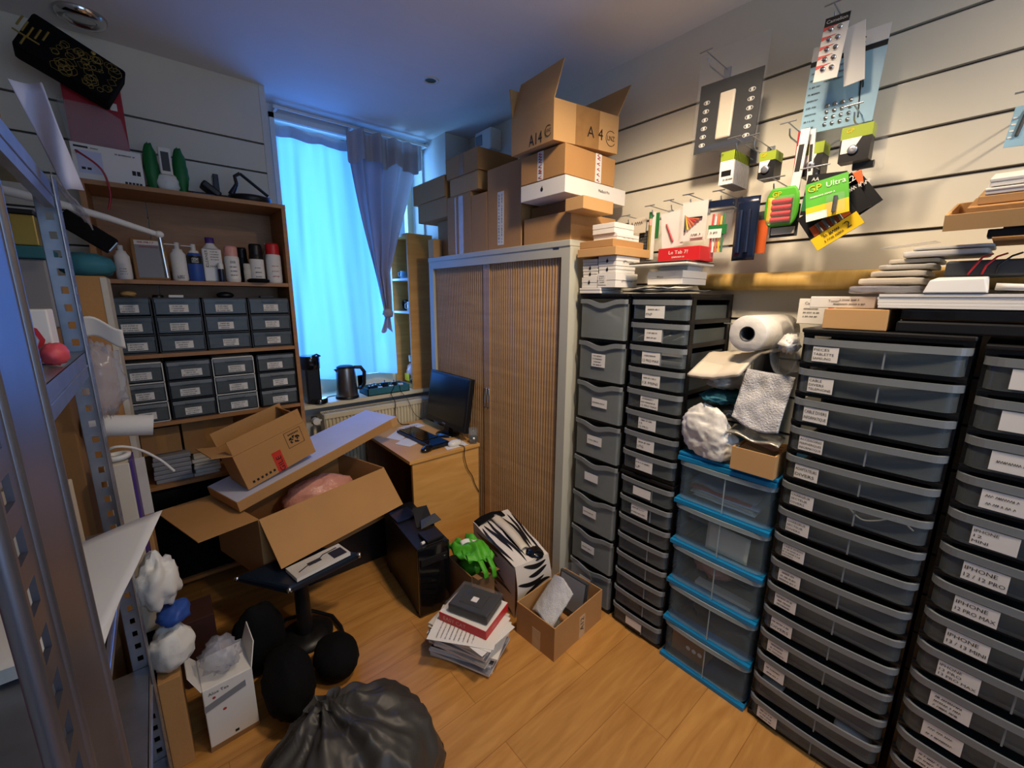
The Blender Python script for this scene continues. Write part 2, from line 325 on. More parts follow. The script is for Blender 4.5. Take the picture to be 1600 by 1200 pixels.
def drape(u, v):
    z = 2.66-v*1.165; k = v**1.15
    xl = 1.155*(1-k)+1.362*k; k2 = min(1, k*1.4); xr = 1.69*(1-k2)+1.415*k2; a = 0.035*(1-0.55*k)
    return Vector((xl+(xr-xl)*u+0.01*math.sin(u*20+v), 3.155+a*math.sin(u*25+0.6*math.sin(v*4))+0.008*noise.noise((u*9, v*3, 2)), z))
t = thing('tied_curtain', 'lilac grey curtain gathered and knotted beside the sheer curtain', 'curtain', (1.4, 3.155, 1.34))
MB().grid(drape, 130, 40).build('panel', 'lilac', t)
def val(u, v): return Vector((1.14+u*0.575, 3.105+0.03*math.sin(u*27)+0.012*math.sin(u*61), 2.722-v*(0.19+0.02*math.sin(u*17))-0.01*math.sin(u*30)))
MB().grid(val, 130, 8).build('valance', 'lilac', t)
MB().blob((1.392, 3.15, 1.475), (0.042, 0.035, 0.035), 0.25, 30, 24, 14).build('knot', 'lilac', t)
def tail(u, v): return Vector((1.392+(u-0.5)*(0.03+0.07*v)-0.01*v, 3.15+0.02*math.sin(u*14), 1.46-v*0.12-0.02*math.sin(u*9)*v))
MB().grid(tail, 24, 8).build('tail', 'lilac', t)

rd = thing('radiator', 'cream panel radiator below the window sill', 'radiator', (1.24, 2.97, 0.15))
b = MB(); n = 33; xs0, xs1 = 0.80, 1.64
prof = []
for i in range(n):
    a = xs0+(xs1-xs0)*i/n; w_ = (xs1-xs0)/n
    prof += [(a, 2.93), (a+w_*0.35, 2.93), (a+w_*0.45, 2.942), (a+w_*0.85, 2.942)]
prof.append((xs1, 2.93)); vs = [(x, y, z) for z in (0.17, 0.775) for x, y in prof]; k = len(prof)
b.add(vs, [(i, i+1, k+i+1, k+i) for i in range(k-1)]); b.box(xs0, xs1, 2.945, 2.955, 0.15, 0.80); b.box(xs0, xs1, 2.926, 2.945, 0.772, 0.80); b.box(xs0, xs1, 2.926, 2.945, 0.15, 0.175)
b.build('panel', 'radiator', rd)
b = MB()
for i in range(64):
    x = xs0+(xs1-xs0)*(i+0.5)/64; b.box(x-0.0035, x+0.0035, 2.945, 3.025, 0.797, 0.803)
b.box(xs0, xs1, 2.943, 2.95, 0.795, 0.805); b.box(xs0, xs1, 3.02, 3.028, 0.15, 0.805); b.build('grille', 'radiator', rd)
for x in (xs0, xs1): MB().box(x-0.004, x+0.004, 2.93, 3.028, 0.16, 0.80).build('side_panel', 'radiator', rd)
b = MB(); b.tube([(0.80, 2.985, 0.755), (0.745, 2.985, 0.755), (0.745, 2.985, 0.0)], 0.011, 10); b.build('pipe', 'radiator', rd)
MB().tube([(0.745, 2.985, 0.74), (0.745, 2.985, 0.79)], 0.02, 14).build('valve', 'brushed', rd)
MB().tube([(0.745, 2.985, 0.765), (0.745, 2.92, 0.768)], [0.021, 0.024], 14).build('valve_knob', 'white_plastic', rd)

# things on the sill
k = thing('electric_kettle', 'brushed steel electric kettle with black handle on the window sill', 'kettle', (1.02, 3.105, 0.86))
MB().lathe([(0.074, 0.02), (0.076, 0.03), (0.068, 0.19), (0.062, 0.225)], (0, 0, 0), 32).build('body', 'brushed', k, False)
MB().lathe([(0.063, 0.225), (0.062, 0.235), (0.045, 0.243), (0.0, 0.246)], (0, 0, 0), 32).build('lid', 'black', k, False)
MB().lathe([(0.082, 0.0), (0.082, 0.012), (0.076, 0.02)], (0, 0, 0), 32).build('base', 'black', k, False)
MB().tube([(0.055, -0.02, 0.228), (0.10, -0.035, 0.226), (0.122, -0.042, 0.19), (0.118, -0.04, 0.10), (0.095, -0.032, 0.065), (0.07, -0.024, 0.07)], [0.012, 0.014, 0.014, 0.013, 0.011, 0.01], 10).build('handle', 'black', k, False)
MB().add([(-0.06, 0.01, 0.225), (-0.06, -0.02, 0.225), (-0.085, -0.002, 0.222), (-0.066, -0.003, 0.195)], [(0, 1, 2), (0, 2, 3), (1, 3, 2)]).build('spout', 'brushed', k, False)
k = thing('coffee_machine', 'black coffee machine on the sill beside the wooden bookcase', 'coffee machine', (0.79, 3.10, 0.86))
MB().box(-0.055, 0.04, -0.045, 0.10, 0, 0.27).build('body', 'black', k, False, bev=0.012)
MB().lathe([(0.055, 0.24), (0.066, 0.245), (0.066, 0.325), (0.06, 0.335)], (-0.01, 0.01, 0), 24).build('lid', 'black_gloss', k, False)
MB().lathe([(0.058, 0.0), (0.058, 0.03), (0.05, 0.035)], (0.02, -0.03, 0), 24).build('drip_tray', 'black_gloss', k, False)
MB().tube([(0, -0.03, 0.335), (0.03, -0.03, 0.345), (0.055, -0.02, 0.33)], 0.006).build('handle', 'black', k, False)
k = thing('sorting_tray', 'dark green tray crowded with chargers on the window sill', 'tray', (1.32, 3.125, 0.861))
b = MB(); b.box(-0.17, 0.17, -0.09, 0.09, 0, 0.006)
for q in ((-0.17, -0.164, -0.09, 0.09), (0.164, 0.17, -0.09, 0.09), (-0.17, 0.17, -0.09, -0.084), (-0.17, 0.17, 0.084, 0.09)): b.box(*q, 0, 0.055)
b.build('tray', 'teal', k, False)
for i, (x, y, s_, mm) in enumerate([(1.20, 3.10, .045, 'black'), (1.25, 3.155, .04, 'black'), (1.27, 3.09, .035, 'white_plastic'), (1.33, 3.145, .05, 'black'), (1.36, 3.09, .035, 'white_plastic'), (1.41, 3.15, .045, 'black'), (1.44, 3.09, .04, 'white_plastic')]):
    c = thing('charger', '%s plug charger in the green sill tray, %s in the row' % ('white' if mm[0] == 'w' else 'black', ['first', 'second', 'third', 'fourth', 'fifth', 'sixth', 'last'][i]), 'charger', (x, y, 0.8682), 'chargers in the sill tray')
    MB().box(-s_*.45, s_*.45, -s_*.35, s_*.35, 0, s_*1.3).build('body', mm, c, False, bev=0.004)
    b = MB(); b.tube([(0, -0.006, s_*1.3), (0, -0.006, s_*1.3+0.016)], 0.0024, 6); b.tube([(0, 0.006, s_*1.3), (0, 0.006, s_*1.3+0.016)], 0.0024, 6); b.build('pin', 'chrome', c, False)
def cord(name, label, pts, r=0.003, m='black', cat='cable'):
    P = [Vector(p) for p in pts]; out = []
    for i in range(len(P)-1):
        p0, p1, p2, p3 = P[max(i-1, 0)], P[i], P[i+1], P[min(i+2, len(P)-1)]
        for k in range(6):
            t = k/6; out.append(0.5*((2*p1)+(p2-p0)*t+(2*p0-5*p1+4*p2-p3)*t*t+(3*p1-p0-3*p2+p3)*t**3))
    out.append(P[-1]); return tag(MB().tube(out, r, 6).build(name, m), label, cat)
cord('power_cable', 'black cable hanging from the sill tray down to the desk', [(1.36, 3.03, 0.925), (1.35, 3.028, 0.90), (1.33, 3.025, 0.87), (1.315, 2.985, 0.85), (1.312, 2.94, 0.83), (1.31, 2.915, 0.80), (1.30, 2.90, 0.72), (1.31, 2.84, 0.662), (1.36, 2.80, 0.66)])
cord('thin_cable', 'thin dark cable hanging beside the thicker one over the radiator', [(1.40, 3.03, 0.925), (1.405, 3.028, 0.90), (1.41, 3.025, 0.868), (1.415, 2.94, 0.83), (1.42, 2.912, 0.80), (1.46, 2.905, 0.70), (1.50, 2.86, 0.66)], 0.002)
cord('kettle_cable', 'black cable curled on the sill behind the kettle', [(0.86, 3.07, 0.8635), (0.88, 3.16, 0.8635), (0.92, 3.205, 0.8635), (0.99, 3.215, 0.8635), (1.07, 3.215, 0.8635), (1.125, 3.17, 0.8635)], 0.003)

# narrow shelf unit standing on the sill, open towards the window
u = thing('shelf_unit', 'narrow orange wooden shelf unit standing on the sill right of the window', 'shelf unit', (1.64, 3.22, 0.86))
X0, X1, Y0, Y1, Z0, Z1 = 1.535, 1.75, 3.06, 3.375, 0.861, 2.06
MB().box(X0, X1, Y0, Y0+0.018, Z0, Z1).build('side_panel', 'maple', u); MB().box(X0, X1, Y1-0.018, Y1, Z0, Z1).build('side_panel', 'maple', u)
MB().box(X0, X1, Y0-0.002, Y1, Z1, Z1+0.018).build('top', 'maple', u); MB().box(X1-0.01, X1-0.002, Y0+0.018, Y1-0.018, Z0, Z1).build('back_panel', 'oak_dark', u)
for z in (1.73, 1.47): MB().box(X0+0.002, X1-0.01, Y0+0.018, Y1-0.018, z, z+0.016).build('shelf', 'white_card', u)
MB().box(X0+0.002, X1-0.01, Y0+0.018, Y1-0.018, Z0+0.0, Z0+0.016).build('shelf', 'maple', u)
def mug(name, label, loc, mm, r=0.035, h=0.075, cat='mug'):
    g = thing(name, label, cat, loc); MB().lathe([(r*.85, 0), (r, 0.006), (r, h), (r-0.004, h), (r-0.004, 0.01), (0, 0.008)], (0, 0, 0), 20).build('body', mm, g, False)
    MB().tube([(-r*.9, 0, h*.85), (-r*1.6, 0, h*.75), (-r*1.6, 0, h*.35), (-r*.9, 0, h*.2)], 0.004, 8).build('handle', mm, g, False); return g
mug('mug', 'white mug on the middle shelf of the orange shelf unit', (1.62, 3.20, 1.4875), 'white_card')
mug('mug', 'pale blue mug on the upper shelf of the orange shelf unit', (1.60, 3.27, 1.7475), 'blue_light', 0.03, 0.06)
g = thing('roll_of_tape', 'black tape roll standing on the shelf behind the white mug', 'tape', (1.62, 3.30, 1.4875))
MB().lathe([(0.03, -0.012), (0.045, -0.012), (0.045, 0.012), (0.03, 0.012), (0.03, -0.012)], (0, 0, 0), 24, T=Matrix.Translation((0, 0, 0.0475)) @ Matrix.Rotation(R(80), 4, 'Y')).build('roll', 'black', g, False)
g = thing('jar', 'small dark bottle leaning on the upper shelf of the unit', 'bottle', (1.63, 3.17, 1.7475))
MB().lathe([(0.02, 0), (0.022, 0.05), (0.012, 0.09), (0.012, 0.12)], (0, 0, 0), 16).build('body', 'navy', g, False); MB().lathe([(0.014, 0.12), (0.014, 0.14)], (0, 0, 0), 16).build('cap', 'white_plastic', g, False)
g = thing('snack_bag', 'pinkish printed bag in the bottom of the orange shelf unit', 'bag', (1.625, 3.24, 0.879))
MB().blob((0, 0, 0.08), (0.04, 0.075, 0.085), 0.25, 5, 24, 16, flat=-0.08).build('bag', 'pink', g, False)
MB().box(-0.048, -0.04, -0.03, 0.05, 0.02, 0.08).build('print', 'yellow', g, False)
g = thing('paper_cup', 'white paper tub on top of the pinkish bag', 'cup', (1.625, 3.24, 1.062)); MB().lathe([(0.024, 0), (0.028, 0.05), (0.03, 0.052)], (0, 0, 0), 18).build('cup', 'white_card', g, False)
g = thing('roll_of_tape', 'black reel lying at the foot of the orange shelf unit', 'tape', (1.58, 3.125, 0.8785))
MB().lathe([(0.015, -0.015), (0.032, -0.015), (0.032, 0.015), (0.015, 0.015), (0.015, -0.015)], (0, 0, 0), 20, T=Matrix.Translation((0, 0, 0.0375)) @ Matrix.Rotation(R(75), 4, 'X')).build('roll', 'black', g, False)
# ------------------------------------------------------------------ wooden bookcase on the left with small drawer chests
bk = thing('bookcase', 'tall wooden bookcase full of small drawer chests and spray cans', 'bookcase', (0.22, 2.82, 0))
BX0, BX1, BY0, BY1 = -0.185, 0.618, 2.67, 2.985
for x in (BX0, BX1-0.02): MB().box(x, x+0.02, BY0, BY1, 0, 2.07).build('side_panel', 'oak', bk)
for z in (1.652, 1.298, 0.952, 0.62, 0.06): MB().box(BX0+0.02, BX1-0.02, BY0+0.004, BY1-0.012, z, z+0.019).build('shelf', 'oak', bk)
MB().box(BX0, BX1, BY0-0.004, BY1, 2.07, 2.09).build('top', 'oak', bk)
b = MB(); b.box(BX0+0.02, 0.03, BY1-0.012, BY1-0.004, 0.06, 2.07); b.box(0.034, BX1-0.02, BY1-0.012, BY1-0.004, 0.06, 2.07); b.build('back_panel', 'oak', bk)
def small_chest(label, x0, x1, z0, z1, case, front, seed, lw, note='paper'):
    c = thing('drawer_chest', label, 'drawer chest', ((x0+x1)/2, 2.78, z0), 'small drawer chests in the wooden bookcase')
    h = (z1-z0)/3; b = MB(); y0, y1 = 2.69, 2.93
    b.box(x0, x0+0.004, y0, y1, z0, z1); b.box(x1-0.004, x1, y0, y1, z0, z1); b.box(x0, x1, y1-0.004, y1, z0, z1)
    for i in range(4): b.box(x0, x1, y0, y1, z0+i*(z1-z0-0.005)/3, z0+i*(z1-z0-0.005)/3+0.005)
    b.build('case', case, c); rn = random.Random(seed)
    for i in range(3):
        a, t = z0+i*h+0.008, z0+(i+1)*h-0.006; b = MB(); f0 = y0-0.006
        b.box(x0+0.006, x1-0.006, f0, f0+0.003, a, t-0.016, 0); b.box(x0+0.006, x1-0.006, f0-0.004, f0+0.003, t-0.018, t, 1)
        b.box(x0+0.006, x0+0.009, f0, y1-0.02, a, t-0.01, 0); b.box(x1-0.009, x1-0.006, f0, y1-0.02, a, t-0.01, 0); b.box(x0+0.006, x1-0.006, f0, y1-0.02, a, a+0.003, 0)
        xm = (x0+x1)/2; b.box(xm-0.035, xm+0.035, f0-0.014, f0-0.004, t-0.014, t-0.009, 1)
        d = b.build('drawer', front, c)
        w = lw*rn.uniform(0.9, 1.15); hh = 0.036; cx = xm+rn.uniform(-0.012, 0.012); cz = a+0.03; b = MB()
        b.box(cx-w/2, cx+w/2, f0-0.0015, f0-0.0002, cz-hh/2, cz+hh/2, 0)
        for q in range(3): scrib(b, (cx-0.004, f0-0.0015, cz+hh*0.28-q*0.011), UX, UZ, w*rn.uniform(0.5, 0.85), 0.006, 1, seed*9+i*3+q)
        b.build('label', [note, 'ink'], d)
Q = ['left end', 'second from left', 'third from left', 'right end']
for i, (x0, x1) in enumerate([(-0.160, -0.012), (-0.004, 0.183), (0.19, 0.385), (0.392, 0.592)]):
    small_chest('dark grey three-drawer chest on the middle bookcase shelf, %s' % Q[i], x0, x1, 1.318, 1.588, 'grey_dark', ['frost', 'frost'], 11+i, 0.072)
for i, (x0, x1) in enumerate([(-0.160, -0.006), (0.004, 0.19), (0.196, 0.386), (0.40, 0.592)]):
    wh = i in (0, 2)
    small_chest('%s three-drawer chest on the lower bookcase shelf, %s' % ('white framed' if wh else 'dark', Q[i]), x0, x1, 0.972, 1.275, 'white_plastic' if wh else 'black', ['frost', 'frost_lip'], 31+i, 0.075)
# things lying on the upper chests
def simple(name, label, cat, mb, m, group=None, **k): return tag(mb.build(name, m, **k), label, cat, group)
simple('sponge', 'crumpled beige pad on the upper left drawer chest', 'pad', MB().blob((-0.09, 2.76, 1.605), (0.032, 0.03, 0.016), 0.3, 20, 20, 12), 'card_light')
simple('phone_charger', 'pale flat charger lying on the second upper drawer chest', 'charger', MB().box(0.06, 0.12, 2.72, 2.77, 1.5885, 1.602), 'white_plastic', bev=0.003)
simple('bottle_cap', 'dark bottle cap beside the pale charger on the chest', 'cap', MB().lathe([(0.022, 0), (0.022, 0.01), (0.018, 0.013), (0, 0.013)], (0.02, 2.75, 1.5885)), 'black')
g = thing('computer_mouse', 'black mouse sitting on the third upper drawer chest', 'mouse', (0.30, 2.75, 1.5885)); MB().blob((0, 0, 0.014), (0.04, 0.03, 0.018), 0, 1, 24, 14, flat=-0.014).build('shell', 'black', g, False); MB().box(-0.012, -0.006, -0.004, 0.004, 0.0285, 0.034).build('wheel', 'grey', g, False)
simple('card_reader', 'small dark gadget lying on the right upper drawer chest', 'gadget', MB().box(0.46, 0.53, 2.73, 2.78, 1.5885, 1.600), 'black', bev=0.003)
# shelf of cans, z 1.672
def can(label, x, r, h, body, capm, cap='dome', lab=None, name='spray_can', cat='spray can', y=2.735, txt=None):
    t = thing(name, label, cat, (x, y, 1.672), 'cans and bottles on the bookcase shelf'); hc = h*0.76
    MB().lathe([(r*.92, 0), (r, 0.006), (r, hc-0.012), (r*.72, hc)], (0, 0, 0), 24).build('body', body, t, False)
    if cap == 'dome': MB().lathe([(r*.93, hc-0.008), (r*.93, h-0.01), (r*.8, h), (0, h)], (0, 0, 0), 24).build('cap', capm, t, False)
    else:
        b = MB(); b.lathe([(r*.72, hc), (r*.6, hc+0.012), (r*.35, hc+0.014), (r*.35, h), (0, h)], (0, 0, 0), 18)
        if cap == 'straw': b.tube([(-0.006, -0.01, h-0.012), (-0.05, -0.02, h-0.012)], 0.0025, 6)
        b.build('nozzle', capm, t, False)
    if lab:
        b = MB(); lo, hi = lab[1]*hc, lab[2]*hc; b.grid(lambda u, v: Vector(((r+0.0008)*math.cos(math.pi*(1+u)), (r+0.0008)*math.sin(math.pi*(1+u)), lo+(hi-lo)*v)), 16, 1, 0)
        if txt: text(b, txt, (0, -r-0.001, hi-0.018), UX, UZ, 0.014, 1)
        for q in range(3): scrib(b, (0, -r-0.001, lo+(hi-lo)*(0.2+0.2*q)), UX, UZ, r*0.9, 0.006, 1, int(x*1000)+q)
        b.build('label', [lab[0], lab[3] if len(lab) > 3 else 'ink'], t, False)
    return t
can('white spray can at the left end of the can shelf', -0.088, 0.029, 0.155, 'paper', 'white_plastic', 'noz', ('paper', .1, .6, 'ink_grey'))
t = thing('metal_tin', 'flat grey rectangular tin behind the white lamp arm', 'tin', (0.015, 2.77, 1.672))
MB().box(-0.066, 0.066, -0.03, 0.03, 0, 0.195).build('body', 'card_dark', t, False, bev=0.006)
b = MB(); b.box(-0.052, 0.05, -0.0318, -0.0305, 0.012, 0.165, 0)
b.box(-0.052, 0.05, -0.0325, -0.0318, 0.165, 0.185, 1); scrib(b, (-0.01, -0.0335, 0.176), UX, UZ, 0.06, 0.008, 2, 5); scrib(b, (0, -0.0322, 0.155), UX, UZ, 0.07, 0.008, 2, 6); b.build('label', ['grey', 'paper', 'ink_red'], t, False)
can('pale spray can with straw nozzle right of the grey tin', 0.122, 0.032, 0.185, 'paper', 'white_plastic', 'straw', ('paper', .05, .25))
can('spray can with black and blue label and white nozzle', 0.187, 0.032, 0.182, 'blue', 'white_plastic', 'straw', ('black', .62, .9, 'paper'), txt='TX')
t = thing('cleaner_bottle', 'white square bottle marked CLEANER with purple cap', 'bottle', (0.262, 2.755, 1.672), 'cans and bottles on the bookcase shelf')
b = MB(); b.box(-0.042, 0.042, -0.028, 0.028, 0, 0.165); b.lathe([(0.038, 0.165), (0.018, 0.19), (0.018, 0.197)], (0, 0, 0), 20); b.build('body', 'white_plastic', t, False, bev=0.006)
MB().lathe([(0.02, 0.194), (0.02, 0.222), (0, 0.223)], (0, 0, 0), 20).build('cap', 'purple', t, False)
b = MB(); b.box(-0.036, 0.036, -0.0295, -0.0283, 0.07, 0.16, 0); text(b, 'CLEANER', (-0.024, -0.0297, 0.115), UZ, NX, 0.013, 1, 0.085); text(b, 'ULTIMATE', (0, -0.0297, 0.076), UX, UZ, 0.010, 1, 0.062)
for q in range(4): scrib(b, (0.01, -0.0297, 0.15-q*0.013), UX, UZ, 0.035, 0.005, 1, 70+q)
b.build('label', ['paper', 'ink'], t, False)
can('tiny white capped bottle in front of the cleaner bottle', 0.290, 0.014, 0.095, 'navy', 'white_plastic', 'dome', None, 'small_bottle', 'bottle', 2.702)
can('spray can with pale pink cap on the can shelf', 0.347, 0.033, 0.185, 'paper', 'pink', 'dome', ('white_card', .1, .85), txt='IIIII')
can('dark tall can standing behind the pink-capped can', 0.41, 0.026, 0.19, 'black', 'black', 'dome', None, 'spray_can', 'spray can', 2.83)
can('small cream bottle between two spray cans', 0.414, 0.018, 0.10, 'paper_dirty', 'paper_dirty', 'dome', None, 'small_bottle', 'bottle', 2.735)
can('spray can with black cap and white label', 0.462, 0.034, 0.205, 'black', 'black', 'dome', ('paper', .05, .8))
can('white nozzle bottle behind the red-capped spray can', 0.535, 0.02, 0.225, 'white_plastic', 'white_plastic', 'noz', None, 'small_bottle', 'bottle', 2.83)
can('spray can with red cap at the right end of the shelf', 0.545, 0.037, 0.215, 'paper', 'red', 'dome', ('paper', .05, .9, 'ink_red'))
simple('cable_coil', 'black cable coil lying in front of the black-capped can', 'cable', MB().lathe([(0.02, 0.0), (0.05, 0.0), (0.055, 0.012), (0.04, 0.02), (0.02, 0.016), (0.02, 0.0)], (0.455, 2.695, 1.6725), 24), 'black_soft')
# white magnifier arm in front
t = thing('lamp_arm', 'white jointed lamp arm reaching across in front of the bookcase', 'lamp', (-0.10, 2.42, 1.66))
MB().box(-0.749, -0.735, 2.33, 2.39, 1.99, 2.07).build('wall_bracket', 'paper', t)
MB().tube([(-0.735, 2.36, 2.03), (-0.26, 2.40, 1.945), (-0.10, 2.42, 1.905), (0.055, 2.44, 1.856)], [0.016, 0.016, 0.013, 0.011], 12).build('upper_arm', 'paper', t)
MB().tube([(0.055, 2.44, 1.856), (0.062, 2.44, 1.675)], 0.009, 12).build('lower_arm', 'chrome', t)
MB().blob((0.055, 2.44, 1.858), (0.017, 0.017, 0.015), 0).build('joint', 'paper', t)
# on top of the bookcase
Z = 2.09
t = thing('gift_bag', 'dark red glossy gift bag standing on the bookcase', 'bag', (-0.09, 2.87, Z))
b = MB(); f = lambda z: 0.012*(z-Z)
b.box(-0.19, 0.005, 2.80, 2.94, Z, Z+0.43); b.build('bag', 'red_dark', t, bev=0.006)
b = MB(); b.tube([(-0.06, 2.797, Z+0.41), (-0.055, 2.79, Z+0.46), (-0.02, 2.79, Z+0.46), (-0.015, 2.797, Z+0.41)], 0.004); b.build('handle', 'red_dark', t)
MB().box(-0.04, -0.016, 2.797, 2.799, Z+0.335, Z+0.365).build('price_tag', 'white_card', t)
simple('plastic_sheet', 'clear plastic cover leaning in front of the red gift bag', 'plastic cover', MB().grid(lambda u, v: Vector((-0.19+u*0.20-0.02*v, 2.76+0.02*v, Z+0.145+v*0.19-0.04*max(0, u-0.7)**1*v*3)), 12, 8), 'clear', solid=0.001)
t = thing('patterned_bag', 'black gift bag with gold line pattern lying on the red bag', 'bag', (-0.10, 2.60, 2.40))
T = Matrix.Translation((-0.125, 2.72, 2.545)) @ Matrix.Rotation(R(27), 4, 'Y') @ Matrix.Rotation(R(-12), 4, 'X')
MB().box(-0.155, 0.135, -0.05, 0.05, -0.085, 0.085, T=T).build('bag', 'black_soft', t, bev=0.012)
b = MB(); rn = random.Random(3)
for i in range(48):
    cx, cz, r_ = rn.uniform(-0.06, 0.12), rn.uniform(-0.075, 0.06), rn.uniform(0.008, 0.022); k = rn.choice((4, 6, 6, 8))
    b.tube([(cx+r_*math.cos(a*2*math.pi/k), -0.0515, cz+r_*math.sin(a*2*math.pi/k)) for a in range(k+1)], 0.0009, 4, T=T)
b.build('pattern', 'gold', t)
b = MB()
for i in range(-2, 3):
    b.tube([(-0.13+0.018*i, -0.052, 0.02+0.01*abs(i)), (-0.13+0.018*i, -0.052, -0.03+0.012*abs(i))], 0.0035, 5, T=T)
b.tube([(-0.17, -0.052, -0.03), (-0.095, -0.052, -0.03)], 0.0035, 5, T=T); b.tube([(-0.133, -0.052, -0.03), (-0.133, -0.052, -0.07)], 0.0035, 5, T=T); b.build('emblem', 'gold', t)
b = MB(); b.blob((0.03, -0.052, 0.07), (0.008, 0.003, 0.008), 0, T=T); b.build('stud', 'gold', t)
t = thing('router_box', 'flat white printed box leaning on top of the bookcase', 'box', (-0.08, 2.71, Z))
T = Matrix.Translation((-0.075, 2.705, Z)) @ Matrix.Rotation(R(-6), 4, 'X') @ Matrix.Rotation(R(3), 4, 'Z')
MB().box(-0.115, 0.115, 0.0, 0.045, 0.0, 0.155, T=T).build('carton', 'white_card', t, bev=0.002)
b = MB(); q = lambda x: T @ Vector(x)
b.box(-0.10, -0.02, -0.0012, -0.0004, 0.03, 0.125, 0, T)
for i in range(2): b.box(-0.09+i*0.018, -0.077+i*0.018, -0.0016, -0.0004, 0.045, 0.055, 1, T)
b.build('picture', ['paper_lilac', 'ink'], t); b = MB()
for i in range(5): b.box(0.045+i*0.0125, 0.054+i*0.0125, -0.0012, -0.0004, 0.008, 0.017, 0, T)
b.build('icon_row', 'ink', t); b = MB()
for i in range(2): b.box(0.075+i*0.016, 0.088+i*0.016, -0.0012, -0.0004, 0.05, 0.07, 0, T)
b.build('icon_pair', 'ink', t); b = MB()
b.box(-0.105, -0.06, -0.0016, -0.0004, 0.135, 0.143, 0, T)
scrib(b, q((0.06, -0.001, 0.13)), T.to_3x3() @ UX, T.to_3x3() @ UZ, 0.07, 0.007, 0, 3); scrib(b, q((-0.04, -0.001, 0.138)), T.to_3x3() @ UX, T.to_3x3() @ UZ, 0.025, 0.006, 0, 4)
b.build('lettering', 'ink', t)
t = thing('green_pouch', 'green bag with a white device standing on the bookcase', 'bag', (0.128, 2.77, Z))
for sx in (-1, 1): MB().blob((sx*0.055, 0, 0.105), (0.03, 0.03, 0.11), 0.18, 8, 22, 18, flat=-0.105).build('side', 'green_dark', t, False)
MB().blob((0, -0.012, 0.045), (0.045, 0.025, 0.05), 0.15, 8, flat=-0.045).build('wrapping', 'white_plastic', t, False)
b = MB(); b.box(-0.024, 0.024, -0.04, -0.022, 0.08, 0.20, 0); b.build('device', 'white_plastic', t, False, bev=0.005)
MB().box(-0.015, 0.015, -0.042, -0.040, 0.095, 0.18).build('screen', 'grey_dark', t, False)
t = thing('leather_case', 'black folded case leaning on the bookcase top', 'case', (0.25, 2.77, Z))
T = Matrix.Translation((0.005, 0, 0.0)) @ Matrix.Rotation(R(-32), 4, 'Y')
MB().box(-0.045, 0.045, -0.05, 0.05, 0.012, 0.045, T=Matrix.Translation((0.03, 0, 0.02)) @ Matrix.Rotation(R(38), 4, 'Y')).build('cover', 'black', t, False, bev=0.008)
MB().box(-0.035, 0.06, -0.05, 0.05, 0, 0.018).build('base', 'navy', t, False, bev=0.005)
MB().box(0.06, 0.085, -0.03, 0.03, 0, 0.12).build('end_panel', 'navy', t, False, bev=0.004)
t = thing('folding_lamp', 'black folding magnifier lamp lying on the bookcase right end', 'lamp', (0.47, 2.76, Z))
MB().lathe([(0.095, 0), (0.1, 0.01), (0.1, 0.03), (0.075, 0.036), (0, 0.036)], (0, 0, 0), 32).build('head', 'black', t, False)
MB().tube([(0.085, -0.02, 0.045), (-0.035, 0, 0.145)], 0.008, 10).build('arm', 'black', t, False)
MB().tube([(-0.035, 0, 0.145), (-0.06, 0, 0.128), (-0.055, 0, 0.09)], 0.009, 10).build('elbow', 'black', t, False)
MB().tube([(-0.055, 0, 0.09), (-0.085, 0, 0.034)], [0.009, 0.016], 10).build('clamp', 'navy', t, False)
cord('red_cable', 'dark red cable hanging from the left end of the bookcase top', [(-0.17, 2.70, 2.20), (-0.165, 2.64, 2.19), (-0.10, 2.63, 2.13), (-0.085, 2.645, 2.04), (-0.10, 2.65, 1.97)], 0.004, 'red_dark')
# lower shelves: paper bundles and a dark box
for i, (x0, x1, z0, z1, mm, lb) in enumerate([(-0.11, 0.045, 0.64, 0.785, 'grey', 'grey paper bundle on the low bookcase shelf'), (0.055, 0.17, 0.64, 0.755, 'paper_dirty', 'smaller beige paper bundle on the low bookcase shelf')]):
    t = thing('paper_bundle', lb, 'papers', ((x0+x1)/2, 2.76, z0))
    n = 6; hh = (z1-z0)/n; rn = random.Random(i)
    for q in range(n):
        d = rn.uniform(-0.006, 0.006); MB().box(x0+d, x1+d, 2.695+rn.uniform(0, 0.01), 2.86, z0+q*hh, z0+q*hh+hh*0.93).build('folded_sheet', mm, t, bev=0.004)
def carton_block(name, label, x0, x1, y0, y1, z0, z1, m='card', cat='box', group=None, tape=None, bev=0.002, seam=None):
    """closed carton: body with closed lid flaps, tape strip"""
    t = thing(name, label, cat, ((x0+x1)/2, (y0+y1)/2, z0), group)
    MB().box(x0, x1, y0, y1, z0, z1).build('body', m, t, bev=bev)
    return t
for i, (x0, x1, z0, z1) in enumerate([(-0.14, 0.02, 0.80, 0.925), (0.03, 0.26, 0.81, 0.935)]):
    t = carton_block('brown_box', 'dim brown box under the lower drawer chests, %s one' % ('left', 'right')[i], x0, x1, 2.75, 2.93, 0.787 if i == 0 else 0.757, z1, 'card_dark')
    MB().box((x0+x1)/2-0.02, (x0+x1)/2+0.02, 2.749, 2.7495, z0, z1).build('tape', 'tape_brown', t)
t = thing('black_case', 'large black case on the bottom bookcase shelf', 'case', (0.2, 2.78, 0.08))
MB().box(-0.15, 0.55, 2.69, 2.95, 0.08, 0.60).build('body', 'black_soft', t, bev=0.01); MB().tube([(0.05, 2.688, 0.48), (0.06, 2.665, 0.47), (0.18, 2.665, 0.47), (0.19, 2.688, 0.48)], 0.008).build('handle', 'black', t)
